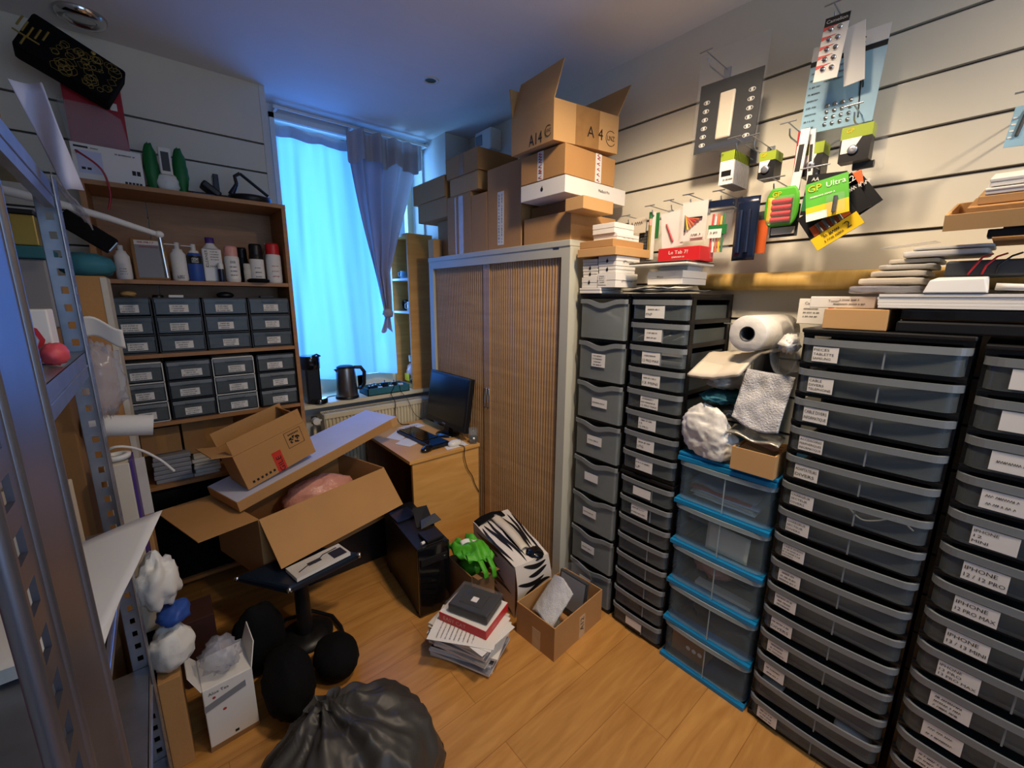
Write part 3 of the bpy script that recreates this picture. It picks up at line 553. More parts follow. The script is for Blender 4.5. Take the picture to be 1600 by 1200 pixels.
# ------------------------------------------------------------------ tambour cupboard
tc = thing('tambour_cupboard', 'tall grey cupboard with two ribbed wooden sliding shutters', 'cupboard', (1.775, 2.08, 0))
CX, CY0, CY1, CH = 1.55, 1.405, 2.765, 1.875
MB().box(CX, 1.995, CY0, CY0+0.02, 0, CH-0.03).build('side_panel', 'metal_grey', tc); MB().box(CX, 1.995, CY1-0.02, CY1, 0, CH-0.03).build('side_panel', 'metal_grey', tc)
MB().box(CX-0.004, 1.996, CY0-0.002, CY1+0.002, CH-0.03, CH).build('top', 'metal_grey', tc, bev=0.003); MB().box(1.975, 1.99, CY0+0.02, CY1-0.02, 0.06, CH-0.03).build('back_panel', 'metal_grey', tc)
b = MB(); b.box(CX, CX+0.02, CY0+0.02, CY1-0.02, 1.797, CH-0.03); b.box(CX, CX+0.02, CY0+0.02, CY0+0.056, 0.07, 1.797); b.box(CX, CX+0.02, CY1-0.056, CY1-0.02, 0.07, 1.797); b.box(CX, CX+0.03, CY0+0.02, CY1-0.02, 0, 0.07)
b.build('front_frame', 'metal_grey', tc)
def shutter(ya, yb):
    b = MB(); p = 0.0205; n = int((yb-ya)/p); prof = []
    for i in range(n):
        a = ya+(yb-ya)*i/n; w = (yb-ya)/n
        prof += [(CX+0.026, a), (CX+0.019, a+w*.12), (CX+0.016, a+w*.5), (CX+0.019, a+w*.88)]
    prof.append((CX+0.026, yb)); k = len(prof)
    b.add([(x, y, z) for z in (0.07, 1.797) for x, y in prof], [(i+1, i, k+i, k+i+1) for i in range(k-1)], 0, False)
    b.box(CX+0.026, CX+0.03, ya, yb, 0.07, 1.797); return b
CM = 2.09
s1 = shutter(CM+0.03, CY1-0.056).build('shutter', 'tambour_wood', tc); s2 = shutter(CY0+0.056, CM-0.03).build('shutter', 'tambour_wood', tc)
for s_, y0 in ((s1, CM+0.001), (s2, CM-0.031)):
    MB().box(CX+0.012, CX+0.028, y0, y0+0.03, 0.07, 1.797).build('edge_strip', 'tambour_wood', s_)
    b = MB(); yc = y0+0.015; b.tube([(CX+0.011, yc+0.008*math.sin(a), 0.97+(0.055 if math.cos(a) > 0 else -0.055)+0.008*math.cos(a)) for a in [2*math.pi*i/16 for i in range(17)]], 0.0028, 8)
    b.build('handle', 'chrome', s_)
MB().box(CX-0.001, CX+0.0002, CY0+0.075, CY0+0.115, 1.835, 1.844).build('nameplate', 'steel_dark', tc)

# ------------------------------------------------------------------ cartons piled on the cupboard
def cbox(label, x0, x1, y0, y1, z0, z1, m='card', tape=None, name='cardboard_box', group='boxes on the cupboard', lidh=None, cat='box', rz=0):
    cx, cy = (x0+x1)/2, (y0+y1)/2; t = thing(name, label, cat, (cx, cy, z0), group, (0, 0, R(rz)) if rz else None)
    a, b_, h = (x1-x0)/2, (y1-y0)/2, z1-z0
    if lidh:
        MB().box(-a+.001, a-.001, -b_+.001, b_-.001, 0, h-lidh-0.0012).build('base', m, t, False, bev=0.0012); MB().box(-a, a, -b_, b_, h-lidh, h).build('lid', m, t, False, bev=0.0015)
    else:
        MB().box(-a, a, -b_, b_, 0, h).build('body', m, t, False, bev=0.002)
    if tape == 'y':   # strip round the box, seen on the -Y side and the top
        b = MB(); b.box(-0.028, 0.028, -b_-.0006, -b_+0.0, h*0.0, h); b.box(-0.028, 0.028, -b_, b_, h, h+.0006); b.build('tape', 'tape_brown', t, False)
    if tape == 'x':
        b = MB(); b.box(-a-.0006, -a, -0.025, 0.025, 0, h); b.box(-a, a, -0.025, 0.025, h, h+.0006); b.build('tape', 'tape_brown', t, False)
    return t
ZT = CH+0.001
t = cbox('tall box with clear packing tape stripes on the cupboard', 1.56, 1.88, 2.242, 2.515, ZT, 2.236)
b = MB(); b.box(-0.1606, -0.160, -0.05, 0.0, 0, 0.35); b.box(-0.1606, -0.160, 0.03, 0.045, 0, 0.35); b.build('tape', 'tape_clear', t, False)
cbox('narrow upright box squeezed between the taped box and the address-labelled box', 1.56, 1.86, 2.078, 2.238, ZT, 2.205)
t = cbox('tallest upright box with a long printed address strip', 1.56, 1.90, 1.772, 2.072, ZT, 2.315)
b = MB(); b.box(-0.1708, -0.170, 0.0, 0.055, 0.02, 0.305, 0)
for i in range(15):
    scrib(b, (-0.1708, 0.041, 0.04+i*0.0175), UZ, UY, 0.012, 0.012, 1, i); scrib(b, (-0.1708, 0.015, 0.04+i*0.0175), UZ, UY, 0.014, 0.010, 1, i+40)
b.build('address_strip', ['paper', 'ink'], t, False)
t = cbox('wide low box right of the address-labelled box, flush with the cupboard corner', 1.555, 1.90, 1.412, 1.745, ZT, 2.005)
cbox('flattish grey-brown box with faint print under the white laptop box', 1.62, 1.90, 1.50, 1.76, 2.0075, 2.072, 'card_dark')
cbox('small tan box below the right end of the white laptop box', 1.50, 1.715, 1.292, 1.40, 1.99, 2.045, 'card_light')
t = cbox('long white laptop box lying in the middle of the pile', 1.495, 1.955, 1.40, 1.705, 2.0755, 2.150, 'white_card', name='laptop_box')
b = MB(); text(b, 'MacBook Pro', (0.05, -0.1535, 0.042), UX, UZ, 0.014, 0, 0.085); b.build('lettering', 'ink', t, False); b = MB(); b.blob((-0.2305, 0.0, 0.036), (0.0006, 0.009, 0.010), 0, 1, 14, 10); b.tube([(-0.2305, 0, 0.044), (-0.2305, -0.004, 0.051)], 0.002, 6); b.build('logo', 'ink', t, False)
t = cbox('brown box sealed with red and white printed tape under the A14 box', 1.495, 1.862, 1.405, 1.705, 2.1545, 2.282, 'card')
b = MB(); b.box(-0.1842, -0.1836, -0.01, 0.03, 0, 0.128, 0); c = MB(); c.box(0.03, 0.075, -0.1508, -0.150, 0, 0.128, 0)
for i in range(5): scrib(b, (-0.1842, 0.01, 0.015+i*0.024), UZ, UY, 0.02, 0.022, 1, i); scrib(c, (0.052, -0.1508, 0.015+i*0.024), UZ, NX, 0.02, 0.022, 1, i+9)
b.build('printed_tape', ['paper', 'ink_red'], t, False); c.build('printed_tape', ['paper', 'ink_red'], t, False)
# open carton marked A14 on top of the pile, tilted
def open_carton(t, a, b_, h, flaps, m='card', th=0.005, bottom=True, T=None):
    """a open box in local axes; flaps: side -> (angle above the horizontal outwards, length, part of the edge)"""
    w = MB(); w.box(-a, a, -b_, -b_+th, 0, h, 0, T); w.box(-a, a, b_-th, b_, 0, h, 0, T); w.box(-a, -a+th, -b_+th, b_-th, 0, h, 0, T); w.box(a-th, a, -b_+th, b_-th, 0, h, 0, T)
    if bottom: w.box(-a+th, a-th, -b_+th, b_-th, 0, th, 0, T)
    w.build('body', m, t, False)
    for s_, (ang, ln) in flaps.items():
        dx, dy = {'x-': (-1, 0), 'x+': (1, 0), 'y-': (0, -1), 'y+': (0, 1)}[s_]; hw = (b_ if dx else a)-0.003; r = R(ang)
        o = Vector((dx*(a-th/2), dy*(b_-th/2), h+0.001)); out = Vector((dx*math.cos(r), dy*math.cos(r), math.sin(r)))*ln; sd = Vector((-dy, dx, 0))*hw
        f = MB(); f.slab([o-sd, o+sd, o+sd+out, o-sd+out], th*0.8, 0, T); f.build('flap', m, t, False)
t = thing('open_carton', 'open brown carton marked A14 with raised flaps, topmost on the cupboard pile', 'box', (1.665, 1.575, 2.302), 'boxes on the cupboard', (R(2), R(-2), R(-6)))
open_carton(t, 0.205, 0.165, 0.165, {'x-': (108, 0.17), 'x+': (62, 0.17), 'y+': (80, 0.14)}, 'card_light')
b = MB(); text(b, 'A14', (-0.2055, -0.035, 0.03), NY, UZ, 0.052, 0, 0.10); b.build('marking', 'ink', t, False)
for tx, x in (('A', 0.02), ('4', 0.085)): b = MB(); text(b, tx, (x, -0.1657, 0.065), UX, UZ, 0.05, 0); b.build('marking', 'ink', t, False)
for ax in (0, 1):
    b = MB(); c = (0.155, -0.1662, 0.06) if ax == 0 else (-0.2060, -0.13, 0.045); rr = 0.033 if ax == 0 else 0.022
    pts = [(c[0]+rr*math.cos(k*0.28+0.9), c[1], c[2]+rr*math.sin(k*0.28+0.9)) if ax == 0 else (c[0], c[1]-rr*math.cos(k*0.28+0.9), c[2]+rr*math.sin(k*0.28+0.9)) for k in range(18)]
    b.tube(pts, 0.0012, 5)
    if ax == 0: text(b, 'LNZ', (0.155, -0.1657, 0.06), UX, UZ, 0.022, 0, 0.05)
    else: text(b, 'LNZ', (-0.2057, -0.13, 0.045), NY, UZ, 0.014, 0, 0.032)
    b.build('logo', 'ink', t, False)
b = MB(); b.box(-0.075, 0.075, -0.1656, -0.1652, 0, 0.165); b.build('tape', 'tape_brown', t, False)
# left part of the pile
cbox('small brown box at the left end of the cupboard top beside the shelf unit', 1.55, 1.62, 2.69, 2.765, ZT, 2.0, 'card_light')
cbox('plain box behind the small left-end box, holding up two overhanging boxes', 1.63, 1.90, 2.525, 2.76, ZT, 2.126, 'card')
cbox('lower one of the two small boxes overhanging the cupboard left end', 1.56, 1.78, 2.52, 2.915, 2.1275, 2.252, 'card')
cbox('upper one of the two small boxes overhanging the cupboard left end', 1.55, 1.78, 2.525, 2.965, 2.2535, 2.385, 'card')
cbox('flat box on the taped tall box, below a similar one', 1.56, 1.83, 2.165, 2.475, 2.2375, 2.340, 'card_light')
cbox('top box of the left pile, tape patch on its side', 1.55, 1.86, 2.15, 2.50, 2.3415, 2.462, 'card', 'x')
cbox('thin brown box behind the top box of the left pile', 1.875, 1.93, 2.00, 2.45, 2.3165, 2.46, 'card_dark')

# ------------------------------------------------------------------ desk in front of the radiator
dk = thing('desk', 'small light wood desk carrying the computer, against the cupboard', 'desk', (1.285, 2.5, 0))
DX0, DX1, DY0, DY1, DZ = 1.04, 1.535, 2.145, 2.87, 0.655
MB().box(DX0-0.012, DX1, DY0-0.012, DY1, DZ-0.022, DZ).build('desk_top', 'maple', dk, bev=0.002)
MB().box(DX0+0.01, DX1-0.005, DY0, DY0+0.02, 0, DZ-0.0225).build('side_panel', 'maple', dk); MB().box(DX0+0.01, DX1-0.005, DY1-0.03, DY1-0.01, 0, DZ-0.0225).build('side_panel', 'oak_dark', dk)
MB().box(DX1-0.06, DX1-0.045, DY0+0.02, DY1-0.03, 0.1, DZ-0.0225).build('back_panel', 'oak_dark', dk)
mn = thing('monitor', 'black flat computer monitor on the desk', 'monitor', (1.47, 2.43, DZ))
T = Matrix.Translation((1.465, 2.455, 0.715)) @ Matrix.Rotation(R(9), 4, 'Y')
MB().box(-0.012, 0.03, -0.255, 0.255, 0, 0.365, T=T).build('housing', 'black', mn, bev=0.006)
MB().box(-0.0135, -0.0121, -0.24, 0.24, 0.035, 0.348, T=T).build('screen', 'screen', mn)
b = MB(); b.box(0.015, 0.05, -0.03, 0.03, -0.045, 0.12, T=T); b.build('neck', 'black', mn)
MB().lathe([(0.085, 0), (0.085, 0.006), (0.03, 0.014), (0, 0.014)], (1.47, 2.43, DZ+0.001), 32).build('stand', 'black_gloss', mn)
MB().box(-0.0145, -0.0136, -0.02, 0.02, 0.012, 0.02, T=T).build('badge', 'grey', mn)
kb = thing('keyboard', 'black computer keyboard in front of the monitor', 'keyboard', (1.285, 2.445, DZ+0.003), None, (0, 0, R(3)))
MB().box(-0.075, 0.075, -0.23, 0.23, 0, 0.018).build('body', 'black', kb, False, bev=0.004)
b = MB()
for r in range(6):
    for c in range(21):
        if c in (15,): continue
        b.box(-0.062+r*0.021, -0.045+r*0.021, 0.217-c*0.0205, 0.2-c*0.0205, 0.018, 0.0235)
b.build('keys', 'black_gloss', kb, False)
kb.children[-1]['kind'] = 'stuff'
def mouse(label, loc, rz, m):
    t = thing('computer_mouse', label, 'mouse', loc, None, (0, 0, R(rz)))
    MB().blob((0, 0, 0.012), (0.052, 0.031, 0.024), 0, 1, 28, 18, flat=-0.012).build('shell', m, t, False)
    MB().tube([(0.03, -0.003, 0.033), (0.03, 0.003, 0.033)], 0.006, 10).build('wheel', 'grey_dark', t, False); return t
mouse('black mouse near the front edge of the desk', (1.195, 2.228, DZ+0.0005), 25, 'black_gloss')
t = simple('mouse_pad', 'white sheet under the white mouse at the desk edge', 'paper', MB().slab([(1.30, 2.16, DZ+0.0015), (1.46, 2.16, DZ+0.0015), (1.47, 2.27, DZ+0.0015), (1.32, 2.25, DZ+0.0015)], 0.0012), 'paper')
mouse('white mouse on a white sheet right of the black mouse', (1.385, 2.205, DZ+0.0022), 5, 'white_plastic')
for i, pts in enumerate([[(1.10, 2.62, 0), (1.24, 2.74, 0), (1.33, 2.68, 0), (1.15, 2.5, 0)], [(1.09, 2.47, 0.001), (1.20, 2.53, 0.001), (1.25, 2.40, 0.001), (1.14, 2.36, 0.001)], [(1.25, 2.78, 0.0), (1.43, 2.80, 0.0), (1.44, 2.70, 0.0), (1.30, 2.70, 0.0)]]):
    b = MB(); b.slab([(x, y, DZ+0.0017+z) for x, y, z in pts][::-1], 0.001, 0)
    if i == 2: scrib(b, (1.35, 2.745, DZ+0.0018), UX, UY, 0.1, 0.02, 1, 4)
    tag(b.build('paper_sheet', ['paper', 'ink_red']), ['white sheet under the left end of the keyboard', 'white sheet sticking out before the keyboard on the desk', 'sheet with red writing behind the keyboard'][i], 'paper')
g = thing('drinking_glass', 'clear tumbler behind the right edge of the monitor', 'glass', (1.503, 2.165, DZ+0.001)); MB().lathe([(0.026, 0), (0.027, 0.002), (0.032, 0.10), (0.030, 0.10), (0.025, 0.006), (0, 0.005)], (0, 0, 0), 20).build('body', 'glass', g, False)
MB().lathe([(0, 0.007), (0.0255, 0.0075), (0.0275, 0.045), (0, 0.046)], (0, 0, 0), 20).build('scraps', 'brushed', g, False)
cord('mouse_cable', 'dark mouse cable dangling down the desk side panel', [(1.40, 2.175, DZ+0.006), (1.41, 2.133, DZ+0.004), (1.405, 2.125, 0.60), (1.43, 2.13, 0.51), (1.47, 2.132, 0.44), (1.49, 2.133, 0.38), (1.525, 2.136, 0.31)], 0.0028)
# ------------------------------------------------------------------ drawer towers along the right wall
TX = 1.588
def rrpath(w, d, r, n=5):
    """plan of a drawer: front (x=0) with rounded corners, running from the back right round the front to the back left"""
    P = [(d, -w/2)]
    for k in range(n+1): a = math.pi*1.5-k*(math.pi/2)/n; P.append((r+r*math.cos(a), -w/2+r+r*math.sin(a)))
    for k in range(n+1): a = math.pi-k*(math.pi/2)/n; P.append((r+r*math.cos(a), w/2-r+r*math.sin(a)))
    P.append((d, w/2)); return P
def tower(name, label, y0, y1, z0, z1, n, fm, mats, specs, depth=0.385, gap=0.016, bow=0.008, r=0.02, scoop=0, lipf=0.24, rib=None, group='drawer towers along the right wall', base=0.02, fx=TX, sidem=None):
    w = y1-y0; yc = (y0+y1)/2; t = thing(name, label, 'drawer tower', (fx+depth/2, yc, z0), group); ph = (z1-z0-base-0.012)/n
    pt = 0.022; f = MB()
    sd = MB() if sidem else f
    for yy in (y0, y1-pt):
        if sidem: sd.box(fx+0.03, fx+depth-0.01, yy+(pt-0.003 if yy == y0 else 0), yy+(pt if yy == y0 else 0.003), z0+base, z1-0.016)
        else:
            for xx in (fx+0.022, fx+depth-0.03): f.box(xx, xx+0.03, yy, yy+pt, z0, z1)
            for i in range(n+1): zz = z0+base+i*ph; f.box(fx+0.05, fx+depth-0.03, yy, yy+0.012, zz-0.012, zz+0.006)
    if sidem: sd.box(fx+depth-0.008, fx+depth-0.004, y0+0.01, y1-0.01, z0+base, z1-0.016); sd.build('side_panel', sidem, t)
    for i in range(n+1):
        zz = z0+base+i*ph; f.box(fx+0.006, fx+(0.05 if sidem else depth-0.01), y0+0.002, y1-0.002, zz-0.004, zz); f.box(fx+(-0.012 if sidem else 0.012), fx+0.024, y0+0.001, y1-0.001, zz-(0.020 if sidem else 0.012), zz+(-0.004 if sidem else 0.004))
    if not sidem: f.box(fx+depth-0.008, fx+depth, y0, y1, z0, z1)
    f.build('frame', fm, t)
    MB().box(fx-0.002, fx+depth, y0-0.002, y1+0.002, z1-0.014, z1).build('top', fm, t, bev=0.004)
    MB().box(fx+0.004, fx+depth, y0, y1, z0, z0+base).build('base', fm, t, bev=0.004)
    dw = w-0.012
    P = rrpath(dw, depth-0.04, r)
    def fr(x, y, o): # bowed front
        k = max(0.0, 1-(2*y/dw)**2); return Vector((fx+x-bow*k-o, yc+y*(1+2*o/dw), 0))
    for i in range(n):
        zb = z0+base+i*ph+0.003; zt = zb+ph-gap; b = MB(); zl = zt-(zt-zb)*lipf; k = len(P)
        lo = [fr(x, y, 0)+Vector((0, 0, zb)) for x, y in P]; hi = [fr(x, y, 0)+Vector((0, 0, zl)) for x, y in P]
        b.add(lo+hi, [(j, j+1, k+j+1, k+j) for j in range(k-1)], 0, True)
        b.add(lo, [tuple(range(k))], 0)
        def lipz(y):
            if not scoop: return zl
            q = abs(2*y/dw); return zl-scoop*(0.5+0.5*math.cos(math.pi*min(1, q/0.72)))+scoop*0.35
        # lip band
        Q = []
        for x, y in P[1:-1]:
            Q.append((x, y))
        F = [q for q in Q]; fl = [(F[j], F[j+1]) for j in range(len(F)-1)]; dense = []
        for (a, c) in fl:
            m = 12 if abs(c[1]-a[1]) > dw*0.4 else 1
            for q in range(m): dense.append((a[0]+(c[0]-a[0])*q/m, a[1]+(c[1]-a[1])*q/m))
        dense.append(F[-1]); kk = len(dense); o = 0.006
        dz = (lambda y: (scoop*(0.5+0.5*math.cos(math.pi*min(1, abs(2*y/dw)/0.72)))) if scoop else 0)
        A = [fr(x, y, 0.0)+Vector((0, 0, zl-dz(y))) for x, y in dense]; B = [fr(x, y, o)+Vector((0, 0, zl-dz(y))) for x, y in dense]
        C = [fr(x, y, o)+Vector((0, 0, zt-dz(y)*(0.8 if scoop else 0))) for x, y in dense]; D = [fr(x, y, 0.0)+Vector((0, 0, zt-dz(y)*(0.8 if scoop else 0))) for x, y in dense]
        b.add(A+B+C+D, [(r0*kk+j, r0*kk+j+1, (r0+1)*kk+j+1, (r0+1)*kk+j) for r0 in range(3) for j in range(kk-1)], 1, False)
        if rib is not None:
            yr = yc-dw/2+dw*(1-rib); xx = fr(0, yr-yc, 0).x; b.box(xx-0.0015, xx+0.002, yr-0.002, yr+0.002, zb+0.002, zl, 1)
        d = b.build('drawer', mats, t)
        sp = specs[i] if i < len(specs) else None
        if sp:
            lw, lh, fy, fz, lines, pm = sp; cy = y1-w*fy; cz = zb+(zt-zb)*fz; xx = fr(0, cy-yc, 0).x
            sl = (fr(0, cy-yc-0.02, 0).x-fr(0, cy-yc+0.02, 0).x)/0.04; u = Vector((sl, -1, 0)).normalized(); nrm = u.cross(UZ); c = Vector((xx, cy, cz))+nrm*(0.0035+abs(sl)*0.004); b = MB()
            b.slab([c-u*lw/2-UZ*lh/2, c+u*lw/2-UZ*lh/2, c+u*lw/2+UZ*lh/2, c-u*lw/2+UZ*lh/2], 0.0006, 0)
            m = len(lines); rn = random.Random(int(z0*77+i*13+y0*100))
            for q, tx in enumerate(lines):
                hh = min(lh/(m+0.9), 0.018)*0.66; zz = lh*0.5-(q+0.75)*lh/(m+0.45)
                if tx == '~': scrib(b, c+UZ*zz-u*lw*0.05, u, UZ, lw*rn.uniform(0.55, 0.85), min(hh*0.8, 0.0065), 1, rn.random())
                else: wd = min(lw*0.9, len(tx)*hh*0.86); text(b, tx, c+UZ*zz-u*(lw*0.46-wd/2), u, UZ, hh, 1, wd)
            b.build('label', [pm, 'ink'], d)
    return t
L = lambda w, h, fy, fz, *ln: (w, h, fy, fz, ln, 'paper')
# tower of deep scooped drawers, next to the cupboard (listed bottom to top)
sc = ['frost', 'frost_lip']
tower('drawer_tower', 'black tower of eight deep scoop-fronted grey drawers beside the cupboard', 1.092, 1.362, 0, 1.622, 8, 'frame_black', ['frost_light', 'frost_lip'],
      [L(.075, .045, .42, .5), L(.085, .042, .45, .5, '~'), L(.085, .042, .45, .52, '~'), L(.085, .042, .45, .5), L(.09, .045, .48, .5, '~'), L(.09, .042, .55, .48, '~'), L(.08, .062, .48, .52, '~', '~', '~', '~'), None], scoop=0.022, lipf=0.11, r=0.012, bow=0.003)
tower('drawer_tower', 'lower half of the narrow black tower, eight mostly unlabelled shallow drawers', 0.808, 1.072, 0, 0.815, 8, 'frame_black', sc,
      [L(.085, .04, .5, .45), None, None, None, None, None, L(.085, .05, .45, .45, '~', '~'), L(.09, .04, .47, .4)], rib=0.66)
tower('drawer_tower', 'upper half of the narrow black tower, eight shallow labelled drawers', 0.808, 1.072, 0.816, 1.622, 8, 'frame_black', sc,
      [L(.085, .052, .47, .39, '~', 'LP'), L(.085, .052, .47, .39, '~', 'UTG'), L(.085, .052, .47, .39, '~', '12', '12 PRO'), L(.085, .052, .48, .39, '~', '~', '12 PRO MAX'), L(.085, .052, .48, .39, '~', '13 MINI'), L(.085, .052, .45, .38, '~', '12 PRO MAX'), L(.08, .05, .46, .38, '~', '~'), L(.088, .05, .46, .38, '~', 'FNF')], rib=0.62, lipf=0.26)
tower('drawer_tower', 'blue framed tower of five clear drawers between the two black towers', 0.432, 0.795, 0, 0.985, 5, 'blue_plastic', ['blue_clear', 'blue_lip'], [], rib=0.54, lipf=0.11, gap=0.026, r=0.03, bow=0.012, base=0.022, sidem='blue_clear')
T4 = [('~', '~', '~'), None, ('~', '~'), ('~', '~', '~'), ('~', 'DIVERS'), ('~', '~', '~'), ('~', '~', '~'), ('CABLE AUDIO', '~', '~', 'DIVERS'), ('CHARGEUR', 'SECTEUR', 'DIVERS'), ('CHARGEUR', 'SECTEUR', 'DIVERS'), ('ADAPTATEURS', 'DIVERS'), ('ACCESSOIRES', 'PERIPHERIQUES', 'INFORMATIQUE'), ('CABLE DIVERS', 'INFORMATIQUE'), ('CABLE', 'DIVERS', 'TELEPHONE'), ('PIECES', 'TABLETTE', 'SAMSUNG')]
tower('drawer_tower', 'large black tower of fifteen wide shallow drawers with handwritten labels', 0.045, 0.424, 0, 1.512, 15, 'frame_black', sc, [L(.068, .047, .19, .39, *x) if x else None for x in T4], rib=0.56, lipf=0.26, r=0.03, bow=0.016, gap=0.022)
T5 = [None, ('~', '~'), ('~', '~', '~'), ('~', '~'), ('~', '~', '~'), ('IPHONE', '13 PRO', '13 PRO MAX'), ('IPHONE', '13 / 13 MINI'), ('IPHONE', '12 PRO MAX'), ('IPHONE', '12 / 12 PRO'), ('IPHONE', '12', 'MINI'), ('~', '~'), ('~',), (), ()]
tower('drawer_tower', 'black drawer tower cut off by the right edge, labels naming phone models', -0.36, 0.026, 0, 1.495, 14, 'frame_black', sc, [(L(.082, .05, .24, .40, *x) if x is not None else None) for x in T5], rib=0.5, lipf=0.26, r=0.035, bow=0.016, gap=0.022)
# what shows inside the drawers
def pouch(label, pts, m, name='envelope', cat='envelope', amp=0.004, th=0.004, group=None):
    return tag(MB().grid(sheet(pts, amp=amp, sc=20, seed=len(label)), 10, 6).build(name, m, solid=th), label, cat, group)
zb = [0.018+i*0.1915 for i in range(5)]
for i, (m, dy, dz) in enumerate([('paper', 0, 0), ('envelope', 0.012, 0.012), ('paper_lilac', -0.01, 0.024), ('red_dark', 0.02, 0.033)]):
    pouch(['white envelope at the bottom of the top clear blue-framed drawer', 'beige envelope second from bottom in the top clear drawer', 'lilac envelope third from bottom in the top clear drawer', 'dark red folder on the envelopes in the top clear drawer'][i],
          [(1.63, 0.74+dy, zb[4]+0.016+dz), (1.63, 0.50+dy, zb[4]+0.012+dz), (1.85, 0.50+dy, zb[4]+0.02+dz), (1.85, 0.74+dy, zb[4]+0.024+dz)], m, th=0.005)
pouch('clear plastic sleeve on top of the envelopes in the clear drawer', [(1.625, 0.75, zb[4]+0.07), (1.625, 0.50, zb[4]+0.06), (1.85, 0.50, zb[4]+0.10), (1.85, 0.75, zb[4]+0.11)], 'clear_bag', 'plastic_sleeve', 'sleeve', 0.012, 0.002)
pouch('cream padded envelope standing in the second clear drawer', [(1.61, 0.66, zb[3]+0.008), (1.61, 0.50, zb[3]+0.008), (1.62, 0.50, zb[3]+0.11), (1.62, 0.66, zb[3]+0.12)], 'envelope')
pouch('grey sleeve lying behind the padded envelope in the second clear drawer', [(1.65, 0.76, zb[3]+0.09), (1.65, 0.60, zb[3]+0.09), (1.88, 0.60, zb[3]+0.12), (1.88, 0.76, zb[3]+0.12)], 'grey', 'plastic_sleeve', 'sleeve')
simple('wooden_slat', 'pale flat slat lying in the third clear drawer', 'slat', MB().box(1.62, 1.66, 0.47, 0.69, zb[2]+0.008, zb[2]+0.022), 'envelope')
simple('crumpled_bag', 'crumpled reddish bag in the third clear drawer', 'bag', MB().blob((1.75, 0.66, zb[2]+0.06), (0.08, 0.09, 0.05), 0.3, 6, 20, 14, flat=-0.05), 'pink')
simple('dark_pouch', 'dark pouch lying in the fourth clear drawer', 'pouch', MB().blob((1.72, 0.6, zb[1]+0.05), (0.09, 0.12, 0.042), 0.2, 6, 20, 14, flat=-0.042), 'grey_dark')
t = thing('brown_carton', 'brown carton with three white dots in the bottom clear drawer', 'box', (1.70, 0.70, zb[0]+0.012)); MB().box(1.625, 1.80, 0.615, 0.765, zb[0]+0.012, zb[0]+0.12).build('body', 'card_dark', t)
b = MB()
for i in range(3): b.lathe([(0.0, 0.0005), (0.010, 0.0)], (0, 0, 0), 14, T=Matrix.Translation((1.6245, 0.69-i*0.026, zb[0]+0.06)) @ Matrix.Rotation(R(-90), 4, 'Y'))
b.build('dot', 'white_card', t)
t4z = lambda i: 0.02+i*(1.512-0.032)/15+0.006
cord('white_cable', 'white cable with plug in the sixth wide drawer from the top', [(1.60, 0.24, t4z(9)+0.05), (1.60, 0.20, t4z(9)+0.018), (1.60, 0.16, t4z(9)+0.03), (1.60, 0.12, t4z(9)+0.055), (1.604, 0.082, t4z(9)+0.03)], 0.003, 'white_plastic')
pouch('pinkish paper pad in the second lowest wide drawer', [(1.62, 0.17, t4z(1)+0.03), (1.62, 0.07, t4z(1)+0.03), (1.75, 0.07, t4z(1)+0.035), (1.75, 0.17, t4z(1)+0.035)], 'paper', th=0.03)
pouch('cream box in the left of the second lowest wide drawer', [(1.62, 0.40, t4z(1)+0.025), (1.62, 0.33, t4z(1)+0.025), (1.75, 0.33, t4z(1)+0.03), (1.75, 0.40, t4z(1)+0.03)], 'envelope', th=0.03)
simple('white_wadding', 'crumpled clear bag in the topmost scooped drawer', 'bag', MB().blob((1.70, 1.225, 1.50), (0.09, 0.10, 0.065), 0.35, 5, 24, 16, flat=-0.065), 'clear_bag')
t2z = lambda i: 0.836+i*(0.806-0.032)/8+0.006
for i in range(2): simple('white_rod', 'white rod in the third drawer of the narrow tower, %s' % ('upper', 'lower')[i], 'rod', MB().box(1.60, 1.625, 0.83, 0.98, t2z(5)+0.008+i*0.034, t2z(5)+0.02+i*0.034), 'white_plastic')
for i in range(4): pouch('white strip bundle %s in the second drawer of the narrow tower' % ['far left', 'left', 'right', 'far right'][i], [(1.60, 1.04-i*0.055, t2z(6)+0.01), (1.60, 1.0-i*0.055, t2z(6)+0.03), (1.70, 1.0-i*0.055, t2z(6)+0.035), (1.70, 1.04-i*0.055, t2z(6)+0.012)], 'paper', 'paper_strip', 'strip')
